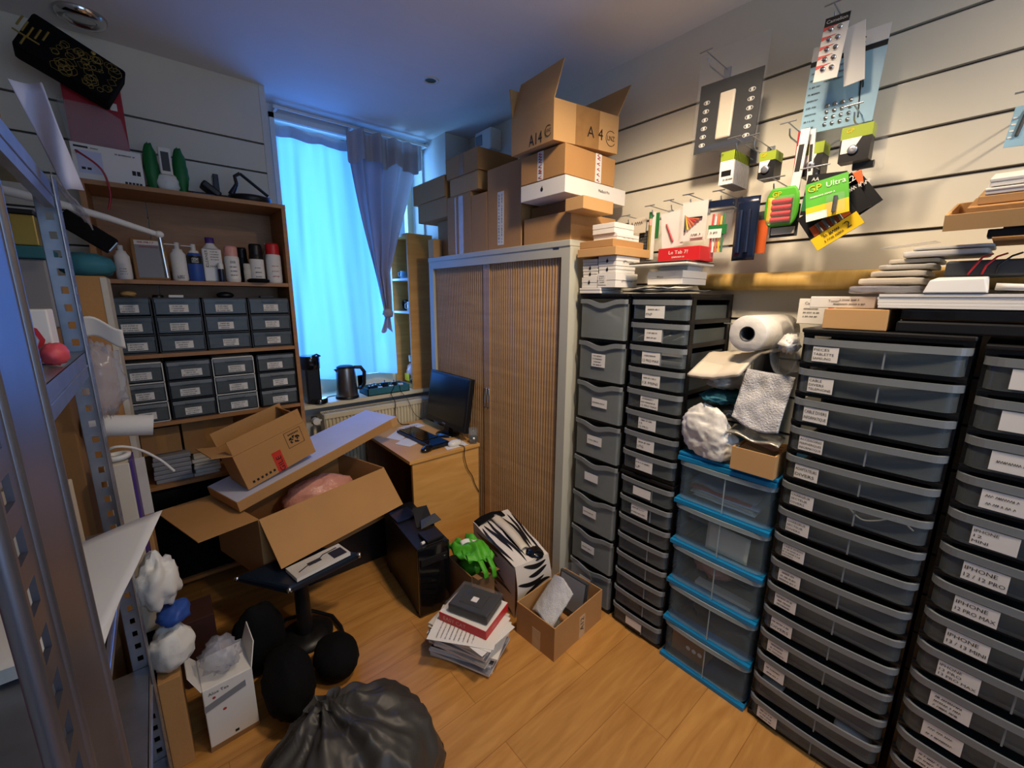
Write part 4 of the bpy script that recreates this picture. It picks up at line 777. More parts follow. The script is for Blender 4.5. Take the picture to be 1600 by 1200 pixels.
# ------------------------------------------------------------------ hooks and goods on the slat wall
def hook(label, y, z, ln=0.19, bar=0.05, tilt=0):
    t = thing('display_hook', label, 'hook', (1.99, y, z), 'wire hooks on the slat wall'); x0 = 1.998; xe = x0-ln
    MB().box(x0-0.006, x0+0.0012, y-0.014, y+0.014, z-0.055, z+0.004).build('bracket', 'steel', t)
    MB().tube([(x0-0.004, y, z-0.004), (xe, y, z)], 0.0022, 6).build('ticket_arm', 'steel', t)
    MB().tube([(xe, y-bar/2, z), (xe, y+bar/2, z)], 0.0026, 6).build('ticket_bar', 'steel', t)
    MB().tube([(x0-0.004, y, z-0.042), (xe+0.045, y, z-0.04), (xe+0.03, y, z-0.034), (xe+0.024, y, z-0.015)], 0.0028, 6).build('arm', 'steel', t)
    return (xe+0.05, y, z-0.04)
HK = [('card', .945, 2.564, .20, 'hook holding the black blister card'), ('strip', .525, 2.535, .21, 'uppermost hook holding the button cell strips'), ('p2', .735, 2.205, .20, 'hook holding the green and black pack below the black card'),
      ('red', .614, 2.214, .21, 'hook holding the thin red and white sticks'), ('p4', .430, 2.213, .21, 'hook below the blue chart holding a green-topped pack'), ('ul', .510, 2.045, .22, 'hook holding the fanned green, yellow and black battery cards'),
      ('ro', .640, 2.035, .22, 'hook with a long bar above the round green pack'), ('pk', .80, 2.215, .20, 'hook carrying the long row of grey-green packs'), ('bu', .839, 2.03, .20, 'hook holding the bundle of pouches and cables'),
      ('mu', .974, 2.04, .19, 'hook holding the pouch of coloured tools'), ('sc', 1.062, 2.03, .19, 'hook holding the screwdriver pouch'), ('pe', 1.157, 2.022, .19, 'hook holding the pen-like tube'),
      ('le', 1.30, 2.00, .17, 'leftmost empty hook above the white boxes'), ('rt', .06, 2.135, .20, 'hook at the right edge holding a pale blue strip'), ('lo', .72, 1.505, .24, 'low hook carrying the paper rolls between the towers')]
HP = {}
for k, y, z, ln, lb in HK: HP[k] = hook(lb, y, z, ln, 0.085 if k in ('ro', 'ul') else 0.05)
def card(name, label, x, y0, y1, z0, z1, m, cat, th=0.003, group=None, rot=0, tilt=0):
    """card hanging in the plane across the room; local axes: u to the viewer's right, v up"""
    t = thing(name, label, cat, (x, (y0+y1)/2, z1), group, (R(rot), R(tilt), 0)); w, h = y1-y0, z1-z0
    return t, w, h
def cb(t, w, h, m, name='card', th=0.003, x=0.0, u0=0, u1=1, v0=0, v1=1, bev=0):
    """panel on a card; u from the left edge as seen, v from the bottom"""
    b = MB(); b.box(x, x+th, w/2-u1*w, w/2-u0*w, -h+v0*h, -h+v1*h); return b.build(name, m, t, False, bev=bev)
# black blister card
t, w, h = card('blister_card', 'large black blister card with white symbols hanging from a hook', 1.86, .742, .985, 2.205, 2.465, 'black', 'blister card', rot=2)
cb(t, w, h, 'black', 'card'); cb(t, w, h, 'clear_pack', 'sleeve', 0.022, -0.014, -0.02, 1.02, -0.02, 1.42)
MB().box(-0.016, -0.0035, -0.03, 0.03, -h*.86, -h*.2).build('blister', 'envelope', t, False, bev=0.006)
b = MB()
for i in range(6):
    for sx, k in ((-1, i), (1, i)):
        yy = sx*0.088; zz = -0.07-i*0.032
        b.tube([(-0.001, yy+0.012*math.cos(a*math.pi/6), zz+0.007*math.sin(a*math.pi/6)) for a in range(13)], 0.0013, 5); b.box(-0.0025, -0.0005, yy-0.004, yy+0.004, zz-0.005, zz+0.005)
b.build('symbols', 'white_card', t, False); cb(t, w, h, 'navy', 'strip', 0.004, -0.001, 0.05, 0.95, 0.03, 0.1)
# battery chart
t, w, h = card('battery_chart', 'tall pale blue battery chart card behind the button cell strips', 1.90, .39, .60, 2.19, 2.47, 'blue_light', 'chart card', rot=2)
cb(t, w, h, 'blue_light', 'card'); cb(t, w, h, 'paper', 'header', 0.0035, -0.001, 0, 1, .84, 1.0); b = MB()
cb(t, w, h, 'ink', 'band', 0.0035, -0.0012, 0, 1, .78, .835)
text(b, 'S', (-0.0015, -0.04, -0.03), NY, UZ, 0.024, 0)
for i in range(9): scrib(b, (-0.001, 0.08, -0.085-i*0.022), NY, UZ, 0.035, 0.006, 0, i)
for i in range(3): scrib(b, (-0.001, 0.01, -0.08-i*0.02), NY, UZ, 0.09, 0.006, 0, 50+i)
b.tube([(-0.001, -0.05-0.012*math.cos(a*.2), -0.17+0.03*math.sin(a*.2)) for a in range(8)]+[(-0.001, -0.064, -0.26)], 0.0018, 5); b.build('print', 'ink', t, False)
b = MB()
rn = random.Random(2)
for i in range(16): b.lathe([(0.006, 0), (0.006, 0.003), (0, 0.003)], (0, 0, 0), 12, T=Matrix.Translation((-0.0005, 0.03-(i % 4)*0.022, -0.20-(i//4)*0.02)) @ Matrix.Rotation(R(-90), 4, 'Y'))
b.build('cells', 'chrome', t, False); t.children[-1]['kind'] = 'stuff'
# button cell strips
def strip(label, x, y0, y1, z0, z1, rot, tilt, front):
    t, w, h = card('cell_strip', label, x, y0, y1, z0, z1, 'paper', 'battery strip', rot=rot, tilt=tilt); cb(t, w, h, 'paper', 'card')
    if front:
        cb(t, w, h, 'ink', 'header', 0.0036, -0.0008, 0, 1, .86, 1); b = MB(); text(b, 'Camelion', (-0.001, 0, -h*.07), NY, UZ, 0.010, 0, w*.85); b.build('lettering', 'white_card', t, False)
        for i in range(5):
            f = MB(); f.slab([(-0.0012, w/2, -h*(.2+.15*i)), (-0.0012, w/2, -h*(.14+.15*i)), (-0.0012, -w*.1, -h*(.14+.15*i))][::-1], 0.001); f.build('flash', 'red', t, False)
        b = MB()
        for i in range(10): b.lathe([(0.008, 0), (0.007, 0.004), (0, 0.005)], (0, 0, 0), 14, T=Matrix.Translation((-0.0008, (0.012 if i % 2 else -0.012), -h*(.2+.155*(i//2)))) @ Matrix.Rotation(R(-90), 4, 'Y'))
        b.build('cells', 'chrome', t, False); t.children[-1]['kind'] = 'stuff'
strip('red and white button cell strip with black header, front one', 1.80, .478, .545, 2.318, 2.50, 4, 0, True)
strip('white strip card twisted behind the red and white cell strip', 1.835, .445, .50, 2.30, 2.47, -6, -6, False)
# row of grey-green packs, one behind the other
for i in range(11):
    x = 1.803+i*0.0136; t, w, h = card('battery_pack', ('front pack' if i == 0 else 'pack %s from the front' % ['', 'second', 'third', 'fourth', 'fifth', 'sixth', 'seventh', 'eighth', 'ninth', 'tenth', 'eleventh'][i])+' in the row of grey-green battery packs', x, .793, .846, 2.05, 2.172, 'grey', 'battery pack', group='row of grey-green packs')
    cb(t, w, h, 'white_card' if i == 0 else 'grey', 'card', 0.009); cb(t, w, h, 'lime', 'header', 0.0092, -0.0004, 0, 1, .72, 1)
    if i == 0:
        cb(t, w, h, 'black', 'picture', 0.001, -0.001, .15, .85, .25, .42); b = MB(); text(b, 'GP', (-0.001, .025, -.012), NY, UZ, 0.010, 0); scrib(b, (-0.001, -.01, -.105), NY, UZ, 0.04, 0.007, 0, 3); b.build('print', 'ink', t, False)
def gpack(label, x, y0, y1, z0, z1, d, mirror=False):
    t, w, h = card('torch_pack', label, x, y0, y1, z0, z1, 'black', 'torch pack'); cb(t, w, h, 'black', 'box', d); cb(t, w, h, 'lime', 'header', d+0.0012, -0.0006, -0.008, 1.008, .66, 1.01)
    b = MB(); b.slab([(-0.001, w*.45, -h*.34), (-0.001, -w*.2, -h*.34), (-0.001, w*.1, -h*.75), (-0.001, w*.45, -h*.75)][::-1], 0.0006); b.build('panel', 'white_card', t, False)
    b = MB(); b.lathe([(0.012, 0), (0.014, 0.004), (0.009, 0.006), (0, 0.005)], (0, 0, 0), 18, T=Matrix.Translation((-0.001, w*.05, -h*.68)) @ Matrix.Rotation(R(-90), 4, 'Y')); b.build('lens', 'steel', t, False)
    b = MB(); text(b, 'GP', (-0.001, w*.22, -h*.12), NY, UZ, 0.012, 0); b.build('logo', 'yellow', t, False); return t
gpack('green-topped black torch pack below the black blister card', 1.80, .645, .70, 2.045, 2.135, 0.07); gpack('green-topped black pack behind the red and white sticks', 1.825, .505, .565, 2.03, 2.135, 0.07)
gpack('green-topped black torch pack below the blue chart', 1.795, .372, .452, 2.045, 2.15, 0.045)
t, w, h = card('torch_blister', 'black torch in a clear blister behind the pack below the chart', 1.845, .345, .44, 2.02, 2.12, 'black', 'torch'); cb(t, w, h, 'clear_pack', 'blister', 0.03, -0.002)
MB().tube([(0.014, 0.03, -0.08), (0.014, -0.025, -0.08)], 0.012, 12).build('torch', 'black', t, False)
for i in range(3):
    t, w, h = card('stick_pack', '%s of the three thin red and white packs hanging edge-on' % ['leftmost', 'middle', 'rightmost'][i], 1.795+0.012*i, .545+0.012*i if i < 2 else .535, .572+0.012*i if i < 2 else .55, 1.985, 2.18, 'paper', 'stick pack', rot=3-3*i)
    cb(t, w, h, ['paper', 'red_dark', 'paper'][i], 'card', 0.006); cb(t, w, h, ['ink', 'paper', 'ink'][i], 'mark', 0.0064, -0.0004, .1, .7, .3, .75)
# round pack, ultra cards and the yellow cards
t, w, h = card('battery_blister', 'rounded green battery blister with four red cells', 1.79, .545, .655, 1.865, 1.998, 'green', 'battery pack')
MB().grid(lambda u, v: Vector((0.0, (0.5-u)*w*(1-0.35*(abs(2*v-1)**3)), -v*h)), 10, 16).build('card', 'green', t, False, solid=0.003)
b = MB()
for i in range(4): zz = -0.047-i*0.021; b.tube([(-0.008, 0.03, zz), (-0.008, -0.034, zz-0.002)], 0.0085, 12)
b.build('cells', 'red', t, False); MB().box(-0.018, -0.001, -0.042, 0.042, -0.128, -0.03).build('blister', 'clear_pack', t, False, bev=0.008)
b = MB(); text(b, 'GP', (-0.003, 0.02, -0.022), NY, UZ, 0.018, 0); b.build('logo', 'yellow', t, False)
MB().grid(lambda u, v: Vector((0.0005, w*.5-0.008-u*0.02*(1-v*.2), -0.03-v*0.09)), 2, 6).build('side_band', 'yellow', t, False, solid=0.0045)
t, w, h = card('battery_blister', 'grey battery blister hanging behind the rounded green one', 1.82, .55, .64, 1.83, 1.94, 'grey', 'battery pack'); cb(t, w, h, 'grey_dark', 'card', 0.006); cb(t, w, h, 'paper_dirty', 'cells', 0.012, -0.01, .08, .92, .08, .3)
t, w, h = card('battery_card', 'green and yellow battery card with big yellow letters', 1.755, .408, .525, 1.868, 1.995, 'green', 'battery card', rot=-10, tilt=6)
cb(t, w, h, 'green', 'card', 0.004); cb(t, w, h, 'yellow', 'lower_band', 0.0044, -0.0008, 0, 1, 0, .36, ); cb(t, w, h, 'white_card', 'corner', 0.0046, -0.0012, 0, .5, 0, .2)
b = MB(); text(b, 'GP', (-0.002, 0.032, -0.022), NY, UZ, 0.022, 0, 0.038); b.build('logo', 'yellow', t, False); b = MB(); text(b, 'Ultra', (-0.002, -0.026, -0.022), NY, UZ, 0.018, 0, 0.052); scrib(b, (-0.002, 0.01, -0.05), NY, UZ, 0.07, 0.006, 0, 4); b.build('lettering', 'white_card', t, False)
MB().tube([(-0.007, -0.026, -0.068), (-0.007, -0.018, -0.118)], 0.006, 10).build('cell', 'black', t, False); MB().box(-0.014, -0.001, -0.05, 0.0, -0.122, -0.06).build('blister', 'clear_pack', t, False, bev=0.005)
t, w, h = card('battery_card', 'black and green battery card marked AA behind the green and yellow card', 1.79, .42, .53, 1.89, 2.02, 'black', 'battery card', rot=4)
cb(t, w, h, 'black', 'card', 0.004); b = MB(); text(b, 'AA', (-0.001, 0.03, -0.016), NY, UZ, 0.012, 0); b.build('lettering', 'white_card', t, False); cb(t, w, h, 'green_dark', 'band', 0.0044, -0.0006, 0, 1, .1, .5)
t, w, h = card('battery_card', 'small orange and green pack peeping out right of the AA card', 1.80, .385, .43, 1.965, 2.01, 'orange', 'battery pack', rot=-15); cb(t, w, h, 'orange', 'card', 0.01, bev=0.004)
for i, (x, y, z, rot, m2, lb) in enumerate([(1.775, .483, 1.918, -34, 'yellow', 'yellow and black battery card hanging askew below the green and yellow card, front one'), (1.80, .455, 1.985, -30, 'navy', 'dark battery card with white figures at a slant behind the yellow one'), (1.82, .44, 1.99, -36, 'black', 'rearmost dark slanting battery card with a white barcode')]):
    t = thing('battery_card', lb, 'battery card', (x, y, z), None, (R(rot), 0, 0)); w, h = .105, .13
    if i == 0: w = .14; h = .135
    cb(t, w, h, 'black', 'card', 0.004)
    if i == 0:
        cb(t, w, h, 'yellow', 'band', 0.0044, -0.0006, 0, 1, .0, .34); cb(t, w, h, 'orange', 'patch', 0.0045, -0.0008, .1, .9, .36, .62)
        b = MB(); text(b, '2', (-0.002, -0.035, -h*.83), NY, UZ, 0.024, 0); scrib(b, (-0.002, 0.01, -h*.78), NY, UZ, 0.05, 0.01, 0, 3); scrib(b, (-0.002, 0.01, -h*.9), NY, UZ, 0.06, 0.008, 0, 8); b.build('print', 'ink', t, False)
        b = MB(); [b.tube([(-0.006, 0.03-k*0.02, -h*.4), (-0.006, 0.03-k*0.02, -h*.66)], 0.006, 10) for k in range(4)]; b.build('cells', 'brushed', t, False)
    else:
        b = MB(); text(b, '22', (-0.001, -0.04, -0.02), NY, UZ, 0.02, 0); scrib(b, (-0.001, -0.045, -0.05), NY, UZ, 0.04, 0.012, 0, i)
        b.build('print', 'white_card', t, False)
# lower row of small goods
t = thing('tube_pen', 'thin tube-shaped tool on a white card, leftmost of the hanging goods', 'tool', (1.85, 1.165, 2.0)); w, h = .035, .215
cb(t, w, h, 'white_card', 'card'); MB().tube([(-0.006, 0.004, -0.012), (-0.006, 0.004, -0.20)], 0.006, 10).build('tube', 'gold', t, False); MB().tube([(-0.006, 0.004, -0.0), (-0.006, 0.004, -0.03)], 0.008, 10).build('cap', 'green_dark', t, False); MB().tube([(-0.006, 0.004, -0.03), (-0.006, 0.004, -0.06)], 0.0075, 10).build('band', 'pink', t, False)
MB().box(0.003, 0.006, -0.035, -0.008, -0.12, -0.005).build('hanger', 'green_dark', t, False)
t = thing('tool_pouch', 'clear pouch holding a single red screwdriver', 'pouch', (1.83, 1.06, 1.985), None, (R(-6), 0, 0)); w, h = .10, .155
cb(t, w, h, 'paper', 'backing', 0.001, 0.004); cb(t, w, h, 'clear_pack', 'pouch', 0.006, -0.004, -.05, 1.05, 0, 1.05); MB().tube([(-0.001, 0.022, -0.05), (-0.001, -0.006, -0.13)], [0.004, 0.005], 8).build('screwdriver', 'red_dark', t, False)
t = thing('tool_pouch', 'clear pouch with a fan of orange and black tools', 'pouch', (1.825, .948, 2.01)); w, h = .112, .16
cb(t, w, h, 'paper', 'backing', 0.001, 0.004); cb(t, w, h, 'clear_pack', 'pouch', 0.008, -0.006, -.05, 1.05, 0, 1.03)
for i in range(7): MB().tube([(-0.003, 0.038-0.002*i, -0.052-0.002*i), (-0.003, 0.034-0.012*i, -0.122+0.009*i)], [0.002, 0.0042], 8).build('tool', ['ink', 'yellow', 'orange', 'orange', 'red', 'orange', 'black'][i], t, False)
b = MB(); b.box(-0.008, -0.0065, -0.05, 0.005, -0.15, -0.128, 0); scrib(b, (-0.0082, -0.02, -0.139), NY, UZ, 0.045, 0.012, 1, 5); b.build('barcode', ['white_card', 'ink'], t, False)
t = thing('tool_pouch', 'blue-topped plastic pouch with colourful pens and a white price label', 'pouch', (1.795, .82, 1.99), None, (R(2), 0, 0)); w, h = .095, .225
cb(t, w, h, 'clear_pack', 'pouch', 0.02, -0.01); cb(t, w, h, 'navy', 'header', 0.022, -0.011, 0, 1, .88, 1)
cb(t, w, h, 'green_dark', 'panel', 0.002, -0.0125, .12, .9, .42, .58); b = MB(); b.box(-0.0135, -0.0127, -0.02, 0.034, -0.145, -0.11, 0); scrib(b, (-0.0137, 0.008, -0.125), NY, UZ, 0.035, 0.01, 1, 2); b.build('price_label', ['white_card', 'ink'], t, False)
for i, m in enumerate(['red', 'white_card', 'orange', 'yellow', 'green_dark']): MB().tube([(-0.0, 0.026-i*0.011, -0.05-(i % 2)*0.01), (-0.0, 0.026-i*0.012, -0.20)], 0.0045, 8).build('pen', m, t, False)
t = thing('cable_pouch', 'dark navy glossy pouch hanging right of the colourful pens', 'pouch', (1.84, .735, 1.995)); w, h = .085, .24
MB().grid(lambda u, v: Vector((-0.018*math.sin(math.pi*u)*(1-0.5*abs(2*v-1)), (0.5-u)*w, -v*h)), 12, 10).build('pouch', 'navy', t, False, solid=0.004)
for i in range(2): MB().tube([(-0.02, 0.018-0.03*i, -0.05), (-0.024, 0.016-0.03*i, -0.12), (-0.018, 0.018-0.03*i, -0.21)], 0.009, 8).build('fold', 'navy', t, False)
t = thing('small_pack', 'white and green card hanging behind the navy pouch', 'card', (1.87, .735, 1.952)); w, h = .05, .17; cb(t, w, h, 'paper', 'card'); cb(t, w, h, 'green_dark', 'print', 0.0035, -0.0006, .2, .95, .25, .7); cb(t, w, h, 'grey', 'header', 0.0037, -0.0008, 0, 1, .82, 1)
t = thing('small_pack', 'rust red card hanging right of the white and green card', 'card', (1.90, .70, 1.945)); w, h = .045, .16; cb(t, w, h, 'orange', 'card'); cb(t, w, h, 'grey_dark', 'header', 0.0035, -0.0006, 0, 1, .8, 1)
t = thing('small_card', 'cream card with a handwritten word on the leftmost hook', 'card', (1.86, 1.255, 1.985)); w, h = .10, .07; cb(t, w, h, 'envelope', 'card'); b = MB(); scrib(b, (-0.001, 0, -0.025), NY, UZ, 0.06, 0.016, 0, 9); b.build('writing', 'ink', t, False)
t = thing('mesh_pouch', 'dark pouch with fine print behind the tube-shaped tool', 'pouch', (1.88, 1.215, 1.925)); w, h = .07, .14; cb(t, w, h, 'grey_dark', 'pouch', 0.008); b = MB(); [scrib(b, (-0.001, 0, -0.02-q*0.014), NY, UZ, 0.05, 0.007, 0, q) for q in range(8)]; b.build('print', 'ink_grey', t, False)
t = thing('hanging_strip', 'pale blue strip hanging at the right edge of the picture', 'strip', (1.85, .058, 2.115), None, (R(4), 0, 0)); w, h = .045, .10; cb(t, w, h, 'blue_light', 'card'); MB().tube([(-0.003, -0.002, -0.01), (-0.003, 0.004, -0.075)], 0.004, 8).build('tool', 'grey_dark', t, False)
b = MB(); [b.box(-0.001, -0.0002, 0.012, 0.02, -0.03-i*0.016, -0.026-i*0.016) for i in range(4)]; b.build('print', 'white_card', t, False)

# ------------------------------------------------------------------ on top of the two towers next to the cupboard
ZA = 1.6235
PB = 'boxes on the left drawer towers'
def pbox(label, x0, x1, y0, y1, z0, z1, dot=True, rz=0, m='white_card', lid=0.5, txt=None):
    t = cbox(label, x0, x1, y0, y1, z0, z1, m, None, 'phone_box', PB, (z1-z0)*lid, 'box', rz); a, b_ = (x1-x0)/2, (y1-y0)/2; h = z1-z0
    if dot or txt:
        b = MB()
        if dot: b.blob((-a-0.0004, 0.0, h*.5), (0.0005, 0.0065, 0.0075), 0, 1, 12, 8); b.tube([(-a-0.0004, 0, h*.5+0.008), (-a-0.0004, -0.003, h*.5+0.011)], 0.0014, 5)
        if txt: text(b, txt, (0, -b_-0.0004, h*.45), UX, UZ, 0.011, 0, min(0.08, a)); 
        b.build('print', 'ink_grey' if not dot else 'ink', t, False)
    return t
pbox('flat white box at the bottom of the white stack', 1.575, 1.735, 1.235, 1.36, ZA, 1.648, False, lid=0.4)
pbox('tall white box in the bottom row, left end, with a small dark logo', 1.58, 1.70, 1.262, 1.352, 1.6492, 1.697)
t = pbox('large white box in the bottom row with printed panel and silver lettering', 1.578, 1.745, 1.155, 1.258, 1.6492, 1.712, False, txt='iPhone')
b = MB(); b.box(-0.0841, -0.0836, -0.0, 0.045, 0.012, 0.055, 0)
for q in range(4): scrib(b, (-0.0841, 0.024, 0.05-q*0.009), NY, UZ, 0.03, 0.005, 1, q)
b.build('info_label', ['paper', 'ink'], t, False)
pbox('small white box in the second row, left end', 1.585, 1.70, 1.265, 1.35, 1.6985, 1.723)
pbox('small white box in the second row beside its twin', 1.582, 1.73, 1.16, 1.255, 1.7135, 1.742)
pbox('small white box in the third row, left end', 1.583, 1.70, 1.262, 1.352, 1.7245, 1.752)
pbox('small white box in the third row, right end, long sided', 1.580, 1.76, 1.158, 1.258, 1.7435, 1.787, txt='iPhone')
pbox('white box on the third row left, below the brown carton', 1.583, 1.70, 1.265, 1.352, 1.7535, 1.779, False)
cbox('light brown flat carton on the white stack', 1.56, 1.83, 1.15, 1.368, 1.788, 1.825, 'card_light', group=PB); cbox('lid-like brown carton on the flat carton', 1.565, 1.80, 1.17, 1.36, 1.8262, 1.858, 'card', group=PB)
pbox('white box with a printed line above the brown carton', 1.62, 1.79, 1.19, 1.325, 1.8592, 1.889, False, txt='- - -'); pbox('topmost white box of the stack below the cupboard boxes', 1.61, 1.76, 1.20, 1.325, 1.8902, 1.935, False)
t = simple('paper_envelope', 'dark grey padded envelope lying on the narrow tower top', 'envelope', MB().grid(sheet([(1.60, 1.13, 1.632), (1.60, 0.85, 1.634), (1.82, 0.84, 1.636), (1.82, 1.13, 1.634)], amp=0.006, sc=16), 14, 10), 'grey_dark', solid=0.006)
t = simple('paper_envelope', 'crumpled white paper edge on the dark envelope', 'paper', MB().grid(sheet([(1.595, 1.09, 1.643), (1.595, 0.93, 1.645), (1.70, 0.86, 1.648), (1.70, 1.08, 1.646)], amp=0.008, sc=30), 14, 8), 'paper_dirty', solid=0.002)
t = cbox('small white box lying on the dark envelope', 1.655, 1.865, 0.885, 1.045, 1.66, 1.716, 'white_card', group=PB, lidh=0.03); b = MB(); text(b, 'iPhone', (-0.1055, 0.02, 0.03), NY, UZ, 0.008, 0, 0.03); b.build('print', 'ink', t, False)
t = thing('laptop', 'silver closed laptop lying across the white boxes', 'laptop', (1.74, 0.99, 1.7365)); MB().box(1.625, 1.86, 0.855, 1.125, 1.7365, 1.746).build('base', 'white_plastic', t, bev=0.003); MB().box(1.625, 1.86, 0.855, 1.125, 1.7465, 1.753).build('lid', 'brushed', t, bev=0.003)
simple('foam_spacer', 'small block between the white box and the silver laptop', 'spacer', MB().box(1.72, 1.85, 0.90, 1.03, 1.7175, 1.7357), 'foam')
t = cbox('bright red box on the silver laptop', 1.70, 1.82, 0.845, 1.03, 1.7545, 1.812, 'red', name='tablet_box', group=PB); b = MB(); text(b, 'Le Tab 7?', (-0.0605, 0, 0.037), NY, UZ, 0.015, 0, 0.085); scrib(b, (-0.0605, 0, 0.018), NY, UZ, 0.055, 0.007, 0, 4); b.build('lettering', 'white_card', t, False)

# ------------------------------------------------------------------ between the towers, above the blue one
ZB = 0.987
t = thing('paper_roll', 'white paper roll seen end-on, hung on a wire between the towers', 'paper roll', (1.76, 0.59, 1.48), None, (0, 0, R(-3)))
b = MB(); prof = [(0.026, -0.15), (0.062, -0.15), (0.065, -0.147), (0.065, 0.15), (0.026, 0.15), (0.026, -0.15)]
b.lathe(prof, (0, 0, 0), 32, T=Matrix.Rotation(R(90), 4, 'Y')); b.build('roll', 'bag_white', t, False)
MB().lathe([(0.0265, -0.151), (0.0265, 0.15), (0.0235, 0.15), (0.0235, -0.151), (0.0265, -0.151)], (0, 0, 0), 24, T=Matrix.Rotation(R(90), 4, 'Y')).build('core', 'grey_dark', t, False)  # core coloured dark grey for the shade inside the tube
t = thing('wrap_roll', 'loose clear film roll beside the wide black tower', 'film roll', (1.72, 0.468, 1.425))
def film(u, v): a = 2*math.pi*u*1.15; r = 0.048+0.012*u; return Vector((-0.13+0.26*v, r*0.72*math.cos(a), r*1.35*math.sin(a)-0.01*v))
MB().grid(film, 40, 6).build('film', 'clear_pack', t, False, solid=0.002); MB().blob((-0.09, 0, 0.03), (0.05, 0.028, 0.03), 0.4, 10, 18, 12).build('crumple', 'bag_white', t, False)
t = simple('mailing_bag', 'beige folded mailing bag jutting out below the paper roll', 'bag', MB().grid(lambda u, v: Vector((1.572+0.30*v, 0.785-0.19*u-0.05*v, 1.308+0.030*u+0.075*min(1, v*2.4)-0.012*math.sin(3*u)+0.008*noise.noise((u*5, v*5, 1)))), 16, 12), 'envelope', solid=0.012)
simple('mailing_bag', 'crumpled grey-white bag below the folded mailing bag', 'bag', MB().blob((1.72, 0.69, 1.285), (0.115, 0.072, 0.034), 0.25, 7, 30, 18, flat=-0.03), 'paper_dirty')
simple('mailing_bag', 'dark blue and silver bag in the middle of the pile between the towers', 'bag', MB().blob((1.70, 0.69, 1.222), (0.115, 0.072, 0.026), 0.25, 7, 30, 18, seed=4, flat=-0.026), 'teal')
simple('mailing_bag', 'black and white crumpled bag above the white sack', 'bag', MB().blob((1.78, 0.69, 1.155), (0.11, 0.07, 0.03), 0.25, 7, 30, 18, seed=7, flat=-0.026), 'foil')
t = simple('bubble_envelope', 'silver bubble envelope leaning against the wide black tower', 'envelope', MB().grid(lambda u, v: Vector((1.575+0.05*v+0.010*noise.noise((u*4, v*4, 3)), 0.605-0.155*u-0.015*v, 1.178+0.175*v-0.01*u-0.03*math.sin(2.6*u)*(1-v))), 24, 24), 'bubble', solid=0.008)
simple('bubble_envelope', 'second bubble envelope tucked under the first, folded edge forward', 'envelope', MB().grid(lambda u, v: Vector((1.572+0.06*v, 0.61-0.17*u, 1.115-0.015*u+0.02*v+0.006*math.sin(u*9))), 20, 8), 'foil', solid=0.006)
def sack(u, v):
    a = 2*math.pi*u; b = math.pi*(v-0.5); d = Vector((math.cos(a)*math.cos(b), math.sin(a)*math.cos(b), math.sin(b)))
    k = 0.94+0.24*noise.noise(d*1.4+Vector((5, 1, 3)))+0.26*(0.35-abs(noise.noise(d*2.6+Vector((1, 4, 2)))))+0.10*(0.4-abs(noise.noise(d*6))); p = Vector((d.x*0.048*k, d.y*0.105*k+0.02*d.z, d.z*0.105*k)); p.z = max(p.z, -0.088)
    return p
t = simple('white_sack', 'bulging white plastic sack on the left of the blue tower top', 'bag', MB().grid(lambda u, v: sack(u % 1.0, v)+Vector((1.602, 0.692, 1.08)), 80, 50), 'bag_white')
t = thing('small_carton', 'small open brown carton on the right of the blue tower top', 'box', (1.65, 0.512, ZB))
open_carton(t, 0.09, 0.072, 0.085, {}, 'card_light')
for i in range(4): MB().slab([Vector((-0.07+0.03*i, -0.06+0.01*i, 0.06+0.008*i)), Vector((-0.05+0.03*i, 0.06-0.01*i, 0.075+0.006*i)), Vector((0.0+0.02*i, 0.055, 0.085)), Vector((-0.02+0.02*i, -0.055, 0.07+0.004*i))], 0.003).build('card_scrap', ['card', 'card_dark', 'pink', 'card_light'][i], t, False)
simple('white_board', 'white card standing on the wall behind the paper roll', 'card', MB().box(1.965, 1.985, 0.70, 0.79, 1.30, 1.495), 'white_card')
simple('dark_board', 'dark grey card standing next to the white card behind the roll', 'card', MB().box(1.965, 1.985, 0.60, 0.69, 1.30, 1.50), 'grey_dark')

# ------------------------------------------------------------------ on top of the two right-hand towers
ZD = 1.5135
TB = 'things on the right drawer towers'
cbox('light brown flat box on the wide tower, half under the paper stack', 1.60, 1.83, 0.225, 0.378, ZD, 1.574, 'card_light', group=TB)
t = cbox('white printed ink box lying behind the brown box', 1.70, 1.77, 0.275, 0.445, 1.5755, 1.612, 'white_card', name='ink_box', group=TB); b = MB(); text(b, 'Toner', (-0.0355, 0.02, 0.022), NY, UZ, 0.008, 0, 0.03); scrib(b, (-0.0355, -0.02, 0.012), NY, UZ, 0.08, 0.006, 0, 4); scrib(b, (-0.0355, -0.02, 0.025), NY, UZ, 0.05, 0.006, 0, 9); b.build('print', 'ink', t, False)
t = cbox('white ink box with a red flash left of the brown box', 1.835, 1.90, 0.40, 0.515, ZD, 1.605, 'white_card', name='ink_box', group=TB); b = MB(); b.box(-0.0335, -0.0327, -0.052, -0.035, 0.03, 0.085); b.build('flash', 'red', t, False)
b = MB(); text(b, 'Canon', (-0.033, 0.02, 0.075), NY, UZ, 0.01, 0, 0.035); [scrib(b, (-0.033, 0.015, 0.055-q*0.014), NY, UZ, 0.05, 0.006, 0, q) for q in range(3)]; b.build('print', 'ink', t, False)
t = thing('black_console', 'flat black electronic box across the tops of the right towers', 'electronic box', (1.75, -0.05, ZD)); MB().box(1.60, 1.92, -0.33, 0.205, ZD, 1.545).build('base', 'black', t, bev=0.005); MB().box(1.605, 1.92, -0.33, 0.20, 1.546, 1.578).build('cover', 'black_gloss', t, bev=0.006)
t = thing('paper_stack', 'thick stack of white paper on the black electronic box', 'paper stack', (1.73, 0, 1.58))
rn = random.Random(5)
